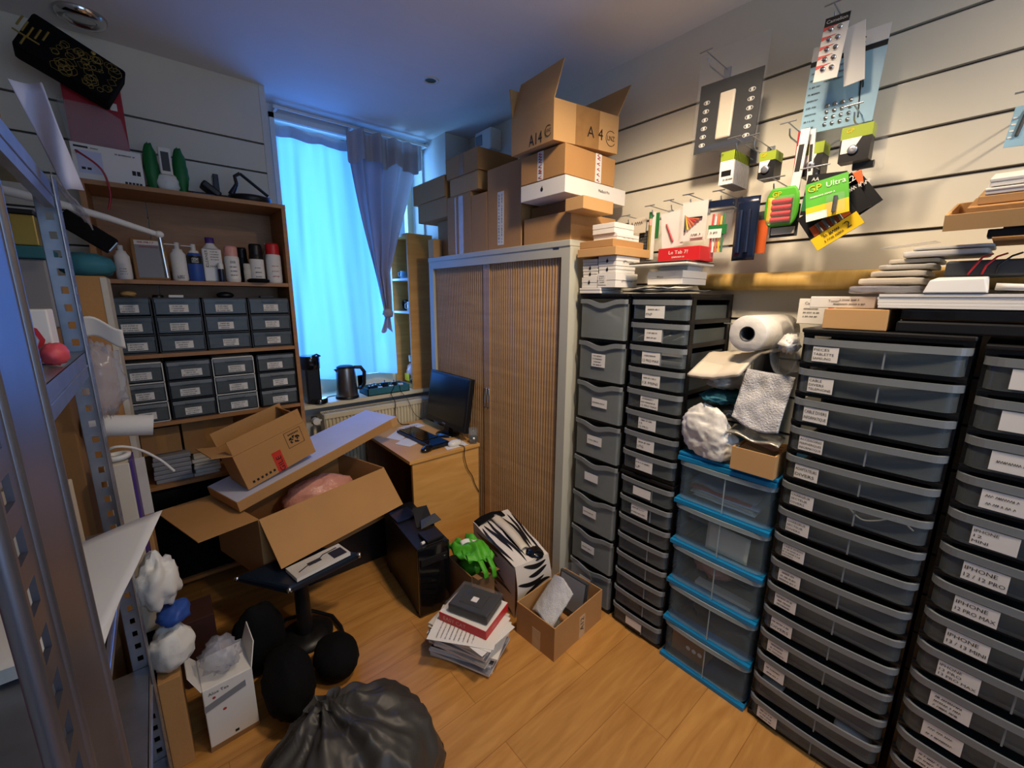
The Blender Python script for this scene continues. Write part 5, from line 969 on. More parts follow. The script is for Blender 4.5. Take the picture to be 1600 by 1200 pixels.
for i in range(5): d = rn.uniform(-0.008, 0.008); MB().box(1.60+abs(d), 1.86, -0.33, 0.25+d, 1.58+i*0.0078, 1.58+i*0.0078+0.0072).build('ream', 'paper' if i != 2 else 'white_card', t)
for i, (y0, y1, z0_, z1_, m) in enumerate([(0.175, 0.345, 1.6205, 1.645, 'clear_bag'), (0.172, 0.325, 1.6465, 1.668, 'envelope'), (0.168, 0.30, 1.6695, 1.688, 'envelope'), (0.155, 0.285, 1.6895, 1.706, 'paper_dirty')]):
    simple('postal_bag', ['clear bag at the bottom of the flat bag pile on the paper stack', 'cream flat bag just above the clear one', 'second cream flat bag in the pile', 'whitish flat bag on top of the cream ones'][i], 'bag', MB().pad(1.665+0.008*i, 1.87, y0, y1, z0_, z1_, 0.35, seed=i), m)
t = simple('foam_block', 'white foam wedge in front of the bags on the paper stack', 'foam block', MB().add([(1.60, 0.045, 1.621), (1.66, 0.045, 1.621), (1.66, 0.15, 1.621), (1.60, 0.165, 1.621), (1.605, 0.055, 1.658), (1.66, 0.05, 1.664), (1.66, 0.145, 1.664), (1.605, 0.155, 1.655)], [(3, 2, 1, 0), (4, 5, 6, 7), (0, 1, 5, 4), (1, 2, 6, 5), (2, 3, 7, 6), (3, 0, 4, 7)]), 'foam', bev=0.003)
simple('white_sheet', 'folded white sheets right of the foam wedge', 'papers', MB().grid(sheet([(1.61, 0.035, 1.633), (1.61, -0.28, 1.637), (1.86, -0.28, 1.64), (1.86, 0.035, 1.635)], amp=0.005, sc=14), 14, 8), 'paper', solid=0.016)
t = thing('power_adapter', 'dark grey adapter box wrapped in red and black wires', 'adapter', (1.75, 0.02, 1.662)); MB().box(1.66, 1.78, -0.22, 0.135, 1.664, 1.706).build('case', 'grey_dark', t, bev=0.006)
for i in range(3): cordpts = [(1.66, 0.09-0.025*i, 1.67), (1.645, 0.08-0.02*i, 1.69), (1.655, 0.07-0.025*i, 1.712), (1.70, 0.055-0.025*i, 1.722)]; MB().tube(cordpts, 0.0025, 6).build('wire', ['red', 'red', 'black'][i], t)
for i, (x0_, y0, y1, z0_, z1_, m) in enumerate([(1.71, 0.15, 0.265, 1.7075, 1.722, 'envelope'), (1.69, 0.06, 0.235, 1.7235, 1.741, 'paper'), (1.70, 0.055, 0.215, 1.7425, 1.752, 'paper')]):
    simple('padded_envelope', ['cream envelope low at the back of the bag pile', 'white padded envelope under the brown trays', 'white padded envelope right below the brown trays'][i], 'envelope', MB().pad(x0_, 1.88, y0, y1, z0_, z1_, 0.2, seed=i+7), m)
simple('grey_sleeve', 'thin grey translucent sleeve sticking out left below the brown tray', 'sleeve', MB().grid(lambda u, v: Vector((1.72+0.12*v, 0.29-0.12*u, 1.757+0.010*u+0.006*v)), 10, 6), 'clear_bag', solid=0.002)
t = thing('carton_tray', 'shallow brown cardboard tray tilted towards the room on the right tower', 'box', (1.60, -0.075, 1.7775), TB, (0, R(-15), 0))
TT = Matrix.Translation((1.60, -0.075, 1.7775)) @ Matrix.Rotation(R(-15), 4, 'Y')
open_carton(t, 0.12, 0.225, 0.04, {}, 'card_light', 0.006, T=Matrix.Translation((0.12, 0, 0)))
simple('black_adapter', 'black block holding up the cardboard tray', 'block', MB().box(1.615, 1.665, -0.12, 0.07, 1.757, 1.7765), 'black', bev=0.003)
def tbox(label, x0, x1, y0, y1, z0, z1, m, lid=0):
    c = TT @ Vector(((x0+x1)/2, (y0+y1)/2, z0)); t = thing('cardboard_box' if m != 'white_card' else 'white_carton', label, 'box', tuple(c), TB, (0, R(-15), 0)); a, b_, h = (x1-x0)/2, (y1-y0)/2, z1-z0
    MB().box(-a, a, -b_, b_, 0, h-lid).build('base', m, t, False, bev=0.002)
    if lid: MB().box(-a-.001, a+.001, -b_-.001, b_+.001, h-lid+.0005, h).build('lid', m, t, False, bev=0.0015)
tbox('brown box lying inside the tilted cardboard tray', 0.03, 0.225, -0.20, 0.19, 0.0075, 0.05, 'card'); tbox('slim brown box on the one in the tilted tray', 0.05, 0.22, -0.19, 0.175, 0.0515, 0.072, 'card_light')
tbox('wide white box under the topmost white box on the tray', 0.05, 0.22, -0.18, 0.165, 0.0735, 0.088, 'white_card', 0.006); tbox('topmost white box on the right tower pile', 0.06, 0.20, 0.03, 0.16, 0.0905, 0.109, 'white_card', 0.008)
simple('brown_slab', 'brown board below the black block under the tray', 'board', MB().box(1.605, 1.85, -0.28, 0.06, 1.7535, 1.7562), 'card')
simple('prop_box', 'dark box propping up the back of the tilted tray', 'box', MB().box(1.79, 1.84, -0.20, 0.05, 1.757, 1.825), 'grey_dark')
# ------------------------------------------------------------------ the heap of cartons in front of the bookcase
t = thing('black_chest', 'black box on the floor under the large open carton', 'box', (0.72, 2.48, 0)); MB().box(0.42, 0.945, 2.305, 2.655, 0, 0.262).build('body', 'black', t, bev=0.006); MB().box(0.415, 0.95, 2.30, 2.66, 0.2625, 0.285).build('lid', 'black', t, bev=0.005)
AR = R(17)
t = thing('large_carton', 'large open brown carton with wide flaps lying on the black box', 'box', (0.517, 2.376, 0.2865), None, (0, 0, AR))
open_carton(t, 0.36, 0.225, 0.315, {'y-': (-52, 0.245), 'x-': (2, 0.235), 'x+': (-78, 0.22)}, 'card')
tag(MB().blob((0.60, 2.42, 0.47), (0.20, 0.105, 0.115), 0.12, 4, 30, 20, flat=-0.10).build('bubble_wrap', 'pink'), 'pinkish bubble wrapped bundle inside the large open carton', 'bundle')
ML = Matrix.Rotation(AR, 4, 'Z') @ Matrix.Rotation(R(-10.5), 4, 'Y')
t = thing('flat_carton', 'long flat brown carton lid lying aslant on the large open carton', 'box', (0.185, 2.155, 0.615)); T = Matrix.Translation((0.185, 2.155, 0.615)) @ ML
MB().box(0, 0.98, 0, 0.30, 0.004, 0.056, T=T).build('body', 'card', t, bev=0.002)
b = MB(); b.box(0.003, 0.977, 0.003, 0.297, 0.0565, 0.0575, 0, T); b.build('lit_top', 'paper_lilac', t); b = MB(); b.box(0.93, 0.9806, -0.0006, 0.05, 0.004, 0.0566, 0, T); b.build('corner_fold', 'card_light', t)  # lilac top sheet paints in the bluish window light on the carton
t = thing('fragile_carton', 'open brown carton with red tape sitting askew on the flat carton', 'box', (0.235, 2.205, 0.695)); t.rotation_euler = (Matrix.Rotation(R(13), 4, 'Z') @ Matrix.Rotation(R(-15), 4, 'Y')).to_euler()
T = Matrix.Translation((0.175, 0.105, 0.0))
open_carton(t, 0.175, 0.10, 0.185, {'y-': (92, 0.075), 'x-': (25, 0.085), 'x+': (110, 0.07), 'y+': (85, 0.075)}, 'card', T=T)
b = MB(); b.box(0.150, 0.195, 0.0036, 0.0046, 0.0, 0.11, 0); text(b, 'GILE', (0.175, 0.0034, 0.04), UZ, NX, 0.026, 1, 0.085); b.build('red_tape', ['tape_red', 'ink'], t, False)
b = MB()
for q in ((0.235, 0.32, 0.088, 0.090), (0.235, 0.32, 0.173, 0.175)): b.box(q[0], q[1], 0.004, 0.0047, q[2], q[3])
for x in (0.235, 0.318): b.box(x, x+0.002, 0.004, 0.0047, 0.088, 0.175)
rn = random.Random(6)
for i in range(16): x, z = rn.uniform(0.25, 0.30), rn.uniform(0.10, 0.14); b.box(x, x+rn.uniform(.004, .012), 0.0038, 0.0046, z, z+rn.uniform(.004, .012))
for i in range(7): b.box(0.252+i*0.008, 0.257+i*0.008, 0.0038, 0.0046, 0.152, 0.160)
for i in range(6): b.box(0.03+i*0.02, 0.04+i*0.02, 0.0038, 0.0046, 0.018, 0.030)
b.build('print', 'ink', t, False); t.children[-1]['kind'] = 'stuff'
# stool with magazines, its foot, the bags below it
t = thing('stool', 'dark blue padded stool with chrome corner knobs below the large carton', 'stool', (0.36, 1.92, 0))
q = [Vector((0.289, 1.80)), Vector((0.61, 1.86)), Vector((0.45, 2.075)), Vector((0.128, 2.03))]
MB().add([(p.x, p.y, 0.345) for p in q]+[(p.x, p.y, 0.385) for p in q], [(3, 2, 1, 0), (4, 5, 6, 7), (0, 1, 5, 4), (1, 2, 6, 5), (2, 3, 7, 6), (3, 0, 4, 7)]).build('seat', 'blue_seat', t, bev=0.012)
for p in q: MB().blob((p.x, p.y, 0.368), (0.012, 0.012, 0.014), 0, 1, 14, 10).build('corner_knob', 'chrome', t)
MB().tube([(0.36, 1.94, 0.03), (0.36, 1.94, 0.346)], [0.035, 0.03], 16).build('column', 'black', t)
MB().lathe([(0.12, 0), (0.12, 0.012), (0.06, 0.03), (0, 0.03)], (0.36, 1.94, 0.0), 32).build('foot', 'black', t)
t = thing('magazine', 'thick magazine with a drawing lying on the stool under the carton flap', 'magazine', (0.43, 1.88, 0.387)); T = Matrix.Translation((0.435, 1.885, 0.3885)) @ Matrix.Rotation(R(11), 4, 'Z')
MB().box(-0.125, 0.125, -0.055, 0.055, 0, 0.016, T=T).build('pages', 'paper', t); b = MB(); b.box(-0.125, 0.125, -0.055, 0.055, 0.0162, 0.0172, 0, T); b.box(0.05, 0.115, -0.045, 0.02, 0.0172, 0.0176, 1, T)
b.tube([T @ Vector(p) for p in [(-0.1, -0.02, 0.0178), (-0.05, 0.0, 0.0178), (-0.02, -0.01, 0.0178), (0.03, 0.025, 0.0178), (0.1, 0.03, 0.0178)]], 0.0025, 5, 1); b.box(-0.05, 0.01, -0.01, 0.015, 0.0172, 0.0178, 1, T); b.build('cover', ['paper_dirty', 'ink'], t)
tag(MB().blob((0.22, 1.61, 0.11), (0.09, 0.165, 0.11), 0.10, 2, 32, 20, flat=-0.108).build('cushion', 'black_soft'), 'large black rounded cushion on the floor before the white box', 'cushion')
tag(MB().blob((0.415, 1.66, 0.07), (0.09, 0.12, 0.07), 0.06, 2, 28, 18, flat=-0.068).build('cushion', 'black_soft'), 'smaller black round pad on the floor right of the large one', 'cushion')
t = thing('shoulder_bag', 'black soft bag with a looped strap standing by the stool', 'bag', (0.18, 1.86, 0)); MB().blob((0.165, 1.865, 0.16), (0.10, 0.075, 0.16), 0.10, 2, 28, 20, flat=-0.158).build('body', 'black_soft', t)
MB().tube([(0.19, 1.90, 0.12), (0.30, 2.05, 0.05), (0.42, 2.06, 0.03), (0.49, 1.97, 0.02), (0.50, 1.87, 0.02), (0.49, 1.78, 0.015), (0.455, 1.765, 0.010)], 0.009, 8).build('strap', 'black', t)
# white printed box and small carton at the lower left
t = thing('white_box', 'white printed cardboard box on the floor by the metal rack', 'box', (0.03, 1.68, 0), None, (0, 0, R(2)))
a_, b_ = 0.075, 0.085; MB().box(-a_, a_, -b_, b_, 0, 0.26).build('body', 'white_card', t, False, bev=0.003); MB().box(-a_-.001, a_+.001, -b_-.001, b_+.001, 0.0, 0.02).build('base_band', 'card_dark', t, False)
b = MB(); b.slab([(-0.076, -0.087, 0.17), (0.05, -0.087, 0.20), (0.05, -0.087, 0.225), (-0.076, -0.087, 0.195)], 0.001, 0); b.build('band', 'grey', t, False)
b = MB(); text(b, 'Aloe Tea', (-0.03, -0.0856, 0.235), UX, UZ, 0.012, 0, 0.06); b.blob((-0.02, -0.0855, 0.15), (0.006, 0.0006, 0.005), 0, m=1); b.blob((-0.045, -0.0855, 0.215), (0.005, 0.0006, 0.005), 0, m=1); b.box(0.0, 0.012, -0.0858, -0.085, 0.03, 0.04, 0); b.build('print', ['ink', 'ink_red'], t, False)
for s_, (x, ln, ang) in enumerate(((a_, 0.08, 75), (-a_, 0.06, 60))):
    f = MB(); o = Vector((x, 0, 0.26)); d = Vector(((1 if x > 0 else -1)*math.cos(R(ang)), 0, math.sin(R(ang))))*ln; f.slab([o-UY*b_, o+UY*b_, o+UY*b_*.9+d, o-UY*b_*.6+d], 0.003); f.build('flap', 'white_card', t, False)
tag(MB().blob((0.025, 1.67, 0.315), (0.06, 0.07, 0.055), 0.3, 6, 24, 16, flat=-0.053).build('clear_bag', 'clear_bag'), 'clear plastic bag stuffed on top of the white printed box', 'bag')
cbox('small brown box standing beside the white printed box', -0.148, -0.088, 1.60, 1.70, 0, 0.355, 'card', group='cartons on the floor')
cbox('reddish brown box behind the white printed box, darkened for shade', -0.09, 0.03, 1.95, 2.1, 0, 0.30, 'redbrown_shaded', group='cartons on the floor')  # body colour darkened to stand in for the shade at the lower left

# bin bag in front
NK = Vector((0.265, 1.27, 0.205))
def bag(u, v):
    a = 2*math.pi*(u % 1.0); b = math.pi*0.5*(v*1.12-0.12); d = Vector((math.cos(a)*math.cos(b), math.sin(a)*math.cos(b), math.sin(b)))
    e = lambda x: math.copysign(abs(x)**0.8, x)
    p = Vector((0.305+0.285*e(d.x), 1.14+0.245*e(d.y), 0.262*e(d.z))); q = p-NK; ph = math.atan2(q.y, q.x); ds = q.length
    fold = 0.020*math.sin(ph*9+2*noise.noise(p*6))*min(1, ds/0.05)*math.exp(-ds/0.30)+0.011*math.sin(ph*23+3*noise.noise(p*9))*min(1, ds/0.05)*math.exp(-ds/0.2)
    cr = 0.05*(0.5-abs(noise.noise(p*5+Vector((3, 0, 1)))))+0.02*(0.5-abs(noise.noise(p*13)))
    p += d*(fold+cr-0.02)+UZ*0.05*math.exp(-(ds/0.075)**2)
    return Vector((p.x, p.y, max(0.003, p.z)))
t = thing('bin_bag', 'full dark grey bin bag slumped in the foreground', 'bag', (0.305, 1.14, 0)); MB().grid(bag, 140, 60).build('bag', 'bag_black', t)
MB().grid(lambda u, v: NK+Vector(((0.014+0.035*v)*math.cos(2*math.pi*(u % 1))*(1+0.3*math.sin(u*31)), (0.014+0.03*v)*math.sin(2*math.pi*(u % 1))*(1+0.3*math.sin(u*25)), 0.035+0.035*v+0.008*math.sin(u*19))), 60, 6).build('tied_neck', 'bag_black', t)

# ------------------------------------------------------------------ computer, papers and boxes on the floor
pc = thing('computer_tower', 'black computer tower on the floor before the desk', 'computer', (0.94, 1.93, 0), None, (0, 0, R(-5)))
MB().box(-0.085, 0.085, -0.235, 0.25, 0.012, 0.385).build('case', 'black', pc, False, bev=0.004); MB().box(-0.086, 0.086, -0.255, -0.2352, 0.008, 0.387).build('front_panel', 'black_gloss', pc, False, bev=0.006)
MB().box(-0.072, 0.072, -0.2585, -0.2552, 0.29, 0.33).build('drive_bay', 'black', pc, False, bev=0.002); MB().tube([(0.05, -0.2595, 0.312), (0.058, -0.2595, 0.312)], 0.003, 8).build('button', 'chrome', pc, False)
for x in (-0.07, 0.07):
    for y in (-0.2, 0.2): MB().lathe([(0.015, 0), (0.015, 0.012)], (x, y, 0), 12).build('foot', 'black', pc, False)
simple('flat_device', 'dark glossy tablet-like device lying on the computer tower', 'device', MB().box(0.865, 0.985, 1.98, 2.10, 0.3885, 0.399), 'navy', bev=0.003)
t = thing('card_case', 'dark opened sleeve propped on the computer tower', 'case', (0.99, 1.88, 0.389)); MB().slab([(0.92, 1.86, 0.396), (1.01, 1.83, 0.396), (1.03, 1.95, 0.455), (0.95, 1.965, 0.455)], 0.006).build('cover', 'black', t); MB().slab([(0.92, 1.81, 0.412), (1.04, 1.81, 0.425), (1.03, 1.86, 0.445), (0.95, 1.87, 0.425)], 0.005).build('cover', 'grey_dark', t)
t = thing('hard_drive', 'black flat case near the front edge of the computer tower', 'case', (0.955, 1.755, 0.389)); MB().box(0.895, 0.99, 1.70, 1.80, 0.3885, 0.406).build('case', 'black', t, bev=0.004)
simple('plug', 'tiny white plug on the front edge of the computer tower', 'plug', MB().tube([(0.868, 1.712, 0.397), (0.885, 1.715, 0.397)], 0.008, 12), 'white_plastic')
# paper pile
rn = random.Random(12); n = 15; z = 0.0
for i in range(n):
    big = i >= 12; h = 0.0125 if not big else 0.002; cx, cy = 0.935+rn.uniform(-.012, .012), 1.385+rn.uniform(-.012, .012); rz = R(-62+rn.uniform(-9, 9)); w, d = (0.15, 0.11) if not big else (0.149, 0.105)
    if big: cx -= 0.035*(i-12)*0.5+0.01; cy -= 0.03; rz += R((i-13)*13)
    T = Matrix.Translation((cx, cy, z)) @ Matrix.Rotation(rz, 4, 'Z')
    lbl = ['lowest', 'second', 'third', 'fourth', 'fifth', 'sixth', 'seventh', 'eighth', 'ninth', 'tenth', 'eleventh', 'twelfth'][i]+' magazine from the floor in the paper pile' if not big else ['loose printed sheet at the bottom of the three under the red box', 'middle one of the loose sheets under the red box', 'upper loose printed sheet jutting out under the red box'][i-12]
    t = thing('magazine' if not big else 'printed_sheet', lbl, 'magazine' if not big else 'paper', (cx, cy, z), 'papers in the floor pile')
    m = ['paper_dirty', 'grey', 'paper', 'grey_dark', 'paper_dirty', 'paper', 'grey', 'paper_dirty', 'paper', 'grey_dark', 'paper', 'paper_dirty'][i] if not big else 'paper'
    if not big:
        MB().box(-w, w, -d, d, 0.0008, h-0.0014, T=T).build('pages', 'paper', t); MB().box(-w-.001, w+.001, -d-.001, d+.001, h-0.0012, h-0.0002, T=T).build('cover', m, t)
    else:
        b = MB(); b.box(-w, w, -d, d, 0.0002, h-0.0004, 0, T)
        for q in range(9): c = T @ Vector((-0.11+q*0.02, -0.02, h)); scrib(b, c, T.to_3x3() @ UY, T.to_3x3() @ NX, 0.14, 0.006, 1, q+i)
        b.build('sheet', ['paper', 'ink_grey'], t)
    z += h
t = thing('red_box', 'flat red and white box on the paper pile', 'box', (0.955, 1.39, z+0.001)); T = Matrix.Translation((0.955, 1.385, z+0.001)) @ Matrix.Rotation(R(-68), 4, 'Z')
MB().box(-0.125, 0.125, -0.10, 0.10, 0, 0.042, T=T).build('body', 'red', t, bev=0.001); MB().box(-0.123, 0.123, -0.098, 0.098, 0.0422, 0.0428, T=T).build('top_print', 'paper', t)
b = MB(); u_, v_ = T.to_3x3() @ UX, UZ; text(b, 'EASY CAT', T @ Vector((-0.04, -0.1006, 0.021)), u_, v_, 0.02, 0, 0.12); text(b, 'EASY', T @ Vector((0.1256, -0.03, 0.021)), T.to_3x3() @ UY, v_, 0.012, 0, 0.04); b.build('lettering', 'pink', t)
zz = z+0.045
t = thing('plastic_wrapped_device', 'black device in clear plastic on the red box', 'device', (0.955, 1.375, zz)); T = Matrix.Translation((0.955, 1.375, zz)) @ Matrix.Rotation(R(-65), 4, 'Z')
MB().box(-0.10, 0.10, -0.075, 0.075, 0.002, 0.045, T=T).build('case', 'black', t, bev=0.006); MB().box(-0.06, 0.055, -0.045, 0.045, 0.0455, 0.052, T=T).build('recess', 'black_gloss', t, bev=0.003); MB().box(-0.01, 0.02, -0.025, 0.005, 0.0525, 0.054, T=T).build('sticker', 'white_card', t)
MB().box(-0.106, 0.106, -0.081, 0.081, 0.0, 0.058, T=T).build('plastic_wrap', 'clear_pack', t, bev=0.008)
# open carton with bubble-wrapped goods
t = thing('open_carton', 'open brown carton with bubble envelopes on the floor before the towers', 'box', (1.345, 1.205, 0), None, (0, 0, R(4)))
open_carton(t, 0.185, 0.118, 0.172, {}, 'card')
b = MB(); b.box(-0.1858, -0.1852, -0.035, 0.015, 0.0, 0.10); b.build('tape', 'tape_clear', t, False); b = MB(); b.box(0.0, 0.045, -0.1186, -0.118, 0, 0.12); b.build('tape', 'tape_clear', t, False)
b = MB(); text(b, 'A12', (0.022, -0.1188, 0.075), UZ, NX, 0.028, 0, 0.07); b.build('marking', 'ink', t, False)
simple('bubble_envelope', 'silver bubble envelope in the open floor carton', 'envelope', MB().grid(lambda u, v: Vector((1.195+0.155*u+0.03*v, 1.13+0.15*v+0.0*u, 0.10+0.12*u+0.03*math.sin(3*v)+0.006*noise.noise((u*9, v*9, 2)))), 20, 14), 'bubble', solid=0.012)
simple('bubble_envelope', 'grey padded envelope hanging over the front rim of the floor carton', 'envelope', MB().grid(lambda u, v: Vector((1.20+0.12*u, 1.12+0.10*v, 0.02+0.05*v+0.01*u)), 10, 8), 'foil', solid=0.01)
t = thing('picture_frame', 'dark framed panel standing in the open floor carton', 'panel', (1.43, 1.20, 0.05)); T = Matrix.Translation((1.415, 1.21, 0.03)) @ Matrix.Rotation(R(8), 4, 'Y') @ Matrix.Rotation(R(4), 4, 'Z')
MB().box(0, 0.016, -0.085, 0.085, 0, 0.20, T=T).build('panel', 'grey_dark', t, bev=0.003); MB().box(-0.001, -0.0002, -0.075, 0.075, 0.02, 0.19, T=T).build('face', 'grey', t)
simple('clear_pack', 'clear plastic packaging curling up at the back of the floor carton', 'packaging', MB().grid(lambda u, v: Vector((1.475+0.035*math.sin(u*3.1), 1.12+0.17*u, 0.10+0.145*v+0.02*math.sin(u*3))), 12, 8), 'clear_pack', solid=0.002)
# carton with a green bag, zebra bag behind it
t = thing('brown_carton', 'brown carton holding a crumpled green bag', 'box', (1.10, 1.62, 0))
open_carton(t, 0.07, 0.11, 0.245, {'y-': (10, 0.05)}, 'card_dark')
def leaf(s): return lambda u, v: Vector((1.10+0.14*(u-0.5)+0.015*math.sin(s*3+v*4), 1.62+0.21*(v-0.5)+0.02*math.sin(u*5+s), 0.300+0.04*noise.noise((u*4+s*7, v*4, s*3))+0.04*math.sin(3.1*u)*math.sin(3.1*v)+0.010*s))
t = thing('green_bag', 'crumpled bright green bag bulging out of the brown carton', 'bag', (1.13, 1.64, 0.25))
for i in range(2): MB().grid(leaf(i+1), 24, 24).build('fold', 'green', t, solid=0.002)
MB().blob((1.10, 1.62, 0.215), (0.046, 0.075, 0.05), 0.25, 6, 24, 16).build('body', 'green', t)
for x0 in (1.085, 1.135):
    rp = [Vector((x0, 1.56, 0.315)), Vector((x0-0.01, 1.495, 0.322)), Vector((x0-0.012, 1.452, 0.285)), Vector((x0-0.01, 1.448, 0.255 if x0 < 1.1 else 0.235))]
    MB().grid(lambda u, v: rp[min(2, int(u*3))].lerp(rp[min(2, int(u*3))+1], u*3-min(2, int(u*3)))+UX*(v-0.5)*0.026, 12, 2).build('handle', 'green', t, solid=0.002)
MB().grid(lambda u, v: Vector((1.06+0.09*u, 1.64+0.02*v-0.03*u, 0.345+0.01*math.sin(5*u)+0.012*v)), 10, 3).build('label', 'paper', t, solid=0.001)
def zebra(mb, f, seed, n=9):
    """black animal stripes laid on a surface function of u, v"""
    rn = random.Random(seed)
    for i in range(n):
        v0 = (i+0.5)/n; u0 = rn.uniform(0.0, 0.35); u1 = rn.uniform(0.6, 1.0); w = 0.32/n; ph = rn.uniform(0, 6); pts = []
        for q in range(13):
            u = u0+(u1-u0)*q/12; k = math.sin(math.pi*q/12)**0.6; v = v0+0.10*math.sin(u*5+ph)/n*4
            pts.append((u, min(1, max(0, v-w*k)), min(1, max(0, v+w*k))))
        vs = [f(u, a) for u, a, c in pts]+[f(u, c) for u, a, c in pts]; m = len(pts); mb.add(vs, [(q, q+1, m+q+1, m+q) for q in range(m-1)], 0)
t = thing('zebra_bag', 'black and white zebra patterned bag leaning on the cupboard foot', 'bag', (1.40, 1.60, 0))
P00, P10, P11, P01 = Vector((1.195, 1.375, 0.30)), Vector((1.255, 1.82, 0.325)), Vector((1.50, 1.80, 0.33)), Vector((1.41, 1.36, 0.295))
top = lambda u, v: (P00*(1-u)+P10*u)*(1-v)+(P01*(1-u)+P11*u)*v+Vector((0, 0, 0.018*math.sin(math.pi*u)*math.sin(math.pi*v)+0.006*noise.noise((u*6, v*4, 1))))
frt = lambda u, v: (P00*(1-u)+P01*u)*(1-v)+Vector((P00.x+0.01, P00.y+0.01, 0.0))*(1-u)*v+Vector((P01.x+0.04, P01.y+0.02, 0.0))*u*v+Vector((0, -0.02*math.sin(math.pi*v), 0))
lft = lambda u, v: (P10*(1-u)+P00*u)*(1-v)+Vector((P10.x+0.02, P10.y, 0))*(1-u)*v+Vector((P00.x+0.01, P00.y+0.01, 0))*u*v
rgt = lambda u, v: (P01*(1-u)+P11*u)*(1-v)+Vector((P01.x+0.04, P01.y+0.02, 0))*(1-u)*v+Vector((1.54, P11.y, 0))*u*v
b = MB(); [b.grid(f_, 14, 14) for f_ in (top, frt, lft, rgt)]; b.build('bag', 'zebra_white', t)
b = MB()
for f_, s_, n_ in ((top, 3, 8), (frt, 5, 7), (lft, 8, 7)):
    g = lambda u, v, f=f_, s=s_: f(u, v)+(Vector((0, 0, 0.0015)) if s == 3 else (Vector((0, -0.0015, 0)) if s == 5 else Vector((-0.0015, 0, 0))))
    zebra(b, g, s_, n_)
b.build('stripes', 'black', t); t.children[-1]['kind'] = 'stuff'
MB().grid(lambda u, v: top(0.15+0.75*u, 0.38+0.24*v)+Vector((0, 0, 0.012+0.012*math.sin(3.1*v))), 14, 6).build('inner_sleeve', 'envelope', t, solid=0.006)
MB().grid(lambda u, v: top(0.86+0.13*u, 0.02+0.75*v)+Vector((0, 0, 0.02*math.sin(3*v)+0.004)), 6, 12).build('dark_lining', 'black_soft', t, solid=0.006)
MB().blob((1.35, 1.405, 0.295), (0.05, 0.05, 0.03), 0.2, 6, 20, 14).build('lining_fold', 'black_gloss', t)
# ------------------------------------------------------------------ metal shelving close to the camera on the left
SR = 0.0; MS = Matrix.Translation((-0.15, 0.42, 0)) @ Matrix.Rotation(SR, 4, 'Z')    # local: x from the front edge (0) to the back (negative), y along the rack
rk = thing('metal_rack', 'galvanised metal shelving unit with punched uprights at the left edge', 'shelving unit', (-0.15, 0.42, 0))
LEN, DEP = 1.17, 0.42
def upright(y, sgn, ztop, wx=0.042, wy=0.05, back=False):
    """punched angle post: one flange along the front, one across"""
    b = MB(); x0 = 0.0 if not back else -DEP; sx = -1 if not back else 1
    def flange(p0, d, n, w):
        z = 0.0; p0 = Vector(p0); th = 0.0022; k = 0
        hw, hh, pitch = 0.007, 0.018, 0.045
        def bx(u0, u1, z0, z1):
            q = [p0+d*u0+UZ*z0, p0+d*u1+UZ*z0, p0+d*u1+UZ*z1, p0+d*u0+UZ*z1]; b.slab(q, th)
        u_a, u_b = w*0.5-hw, w*0.5+hw
        bx(0, u_a, 0, ztop); bx(u_b, w, 0, ztop)
        while z < ztop-0.03: bx(u_a, u_b, z, min(ztop, z+pitch-hh)); z += pitch
    flange((x0, y, 0), Vector((sx, 0, 0)), NY, wx); flange((x0, y, 0), Vector((0, sgn, 0)), UX, wy)
    b.tube([(x0, y, 0), (x0, y, ztop)], 0.0024, 8)
    b.tube([(x0+sx*wx, y, 0), (x0+sx*wx, y, ztop)], 0.002, 6); b.tube([(x0, y+sgn*wy, 0), (x0, y+sgn*wy, ztop)], 0.002, 6)
    return b
upright(0, 1, 2.0).build('upright', 'steel', rk, False); upright(LEN, -1, 1.88).build('upright', 'steel', rk, False)
upright(0, 1, 2.0, back=True).build('upright', 'steel_dark', rk, False); upright(LEN, -1, 2.0, back=True).build('upright', 'steel_dark', rk, False)
def shelf(z, tilt=0):
    b = MB(); T = Matrix.Translation((0, LEN, z)) @ Matrix.Rotation(R(tilt), 4, 'X') @ Matrix.Translation((0, -LEN, 0))
    b.box(-DEP+0.004, -0.004, 0.004, LEN-0.004, -0.003, 0, 0, T); b.box(-0.006, -0.0035, 0.054, LEN-0.054, -0.062, 0, 0, T); b.box(-DEP+0.004, -DEP+0.006, 0.006, LEN-0.006, -0.06, 0, 0, T)
    b.tube([T @ Vector((-0.0035, 0.055, -0.034)), T @ Vector((-0.0035, LEN-0.055, -0.034))], 0.003, 8); b.box(-0.02, -0.006, 0.055, LEN-0.055, -0.062, -0.0605, 0, T)
    return b
SH = [1.865, 1.452, 0.93, 0.45, 0.09]
for i, z in enumerate(SH): shelf(z, -2 if i == 0 else 0).build('shelf', 'steel', rk, False)
def W_(x, y, z): return MS @ Vector((x, y, z))
def rb(x0, x1, y0, y1, z0, z1, m=0, mb=None): return (mb or MB()).box(x0, x1, y0, y1, z0, z1, m, MS)
def rthing(name, label, cat, x, y, z, group=None): return thing(name, label, cat, tuple(W_(x, y, z)), group)
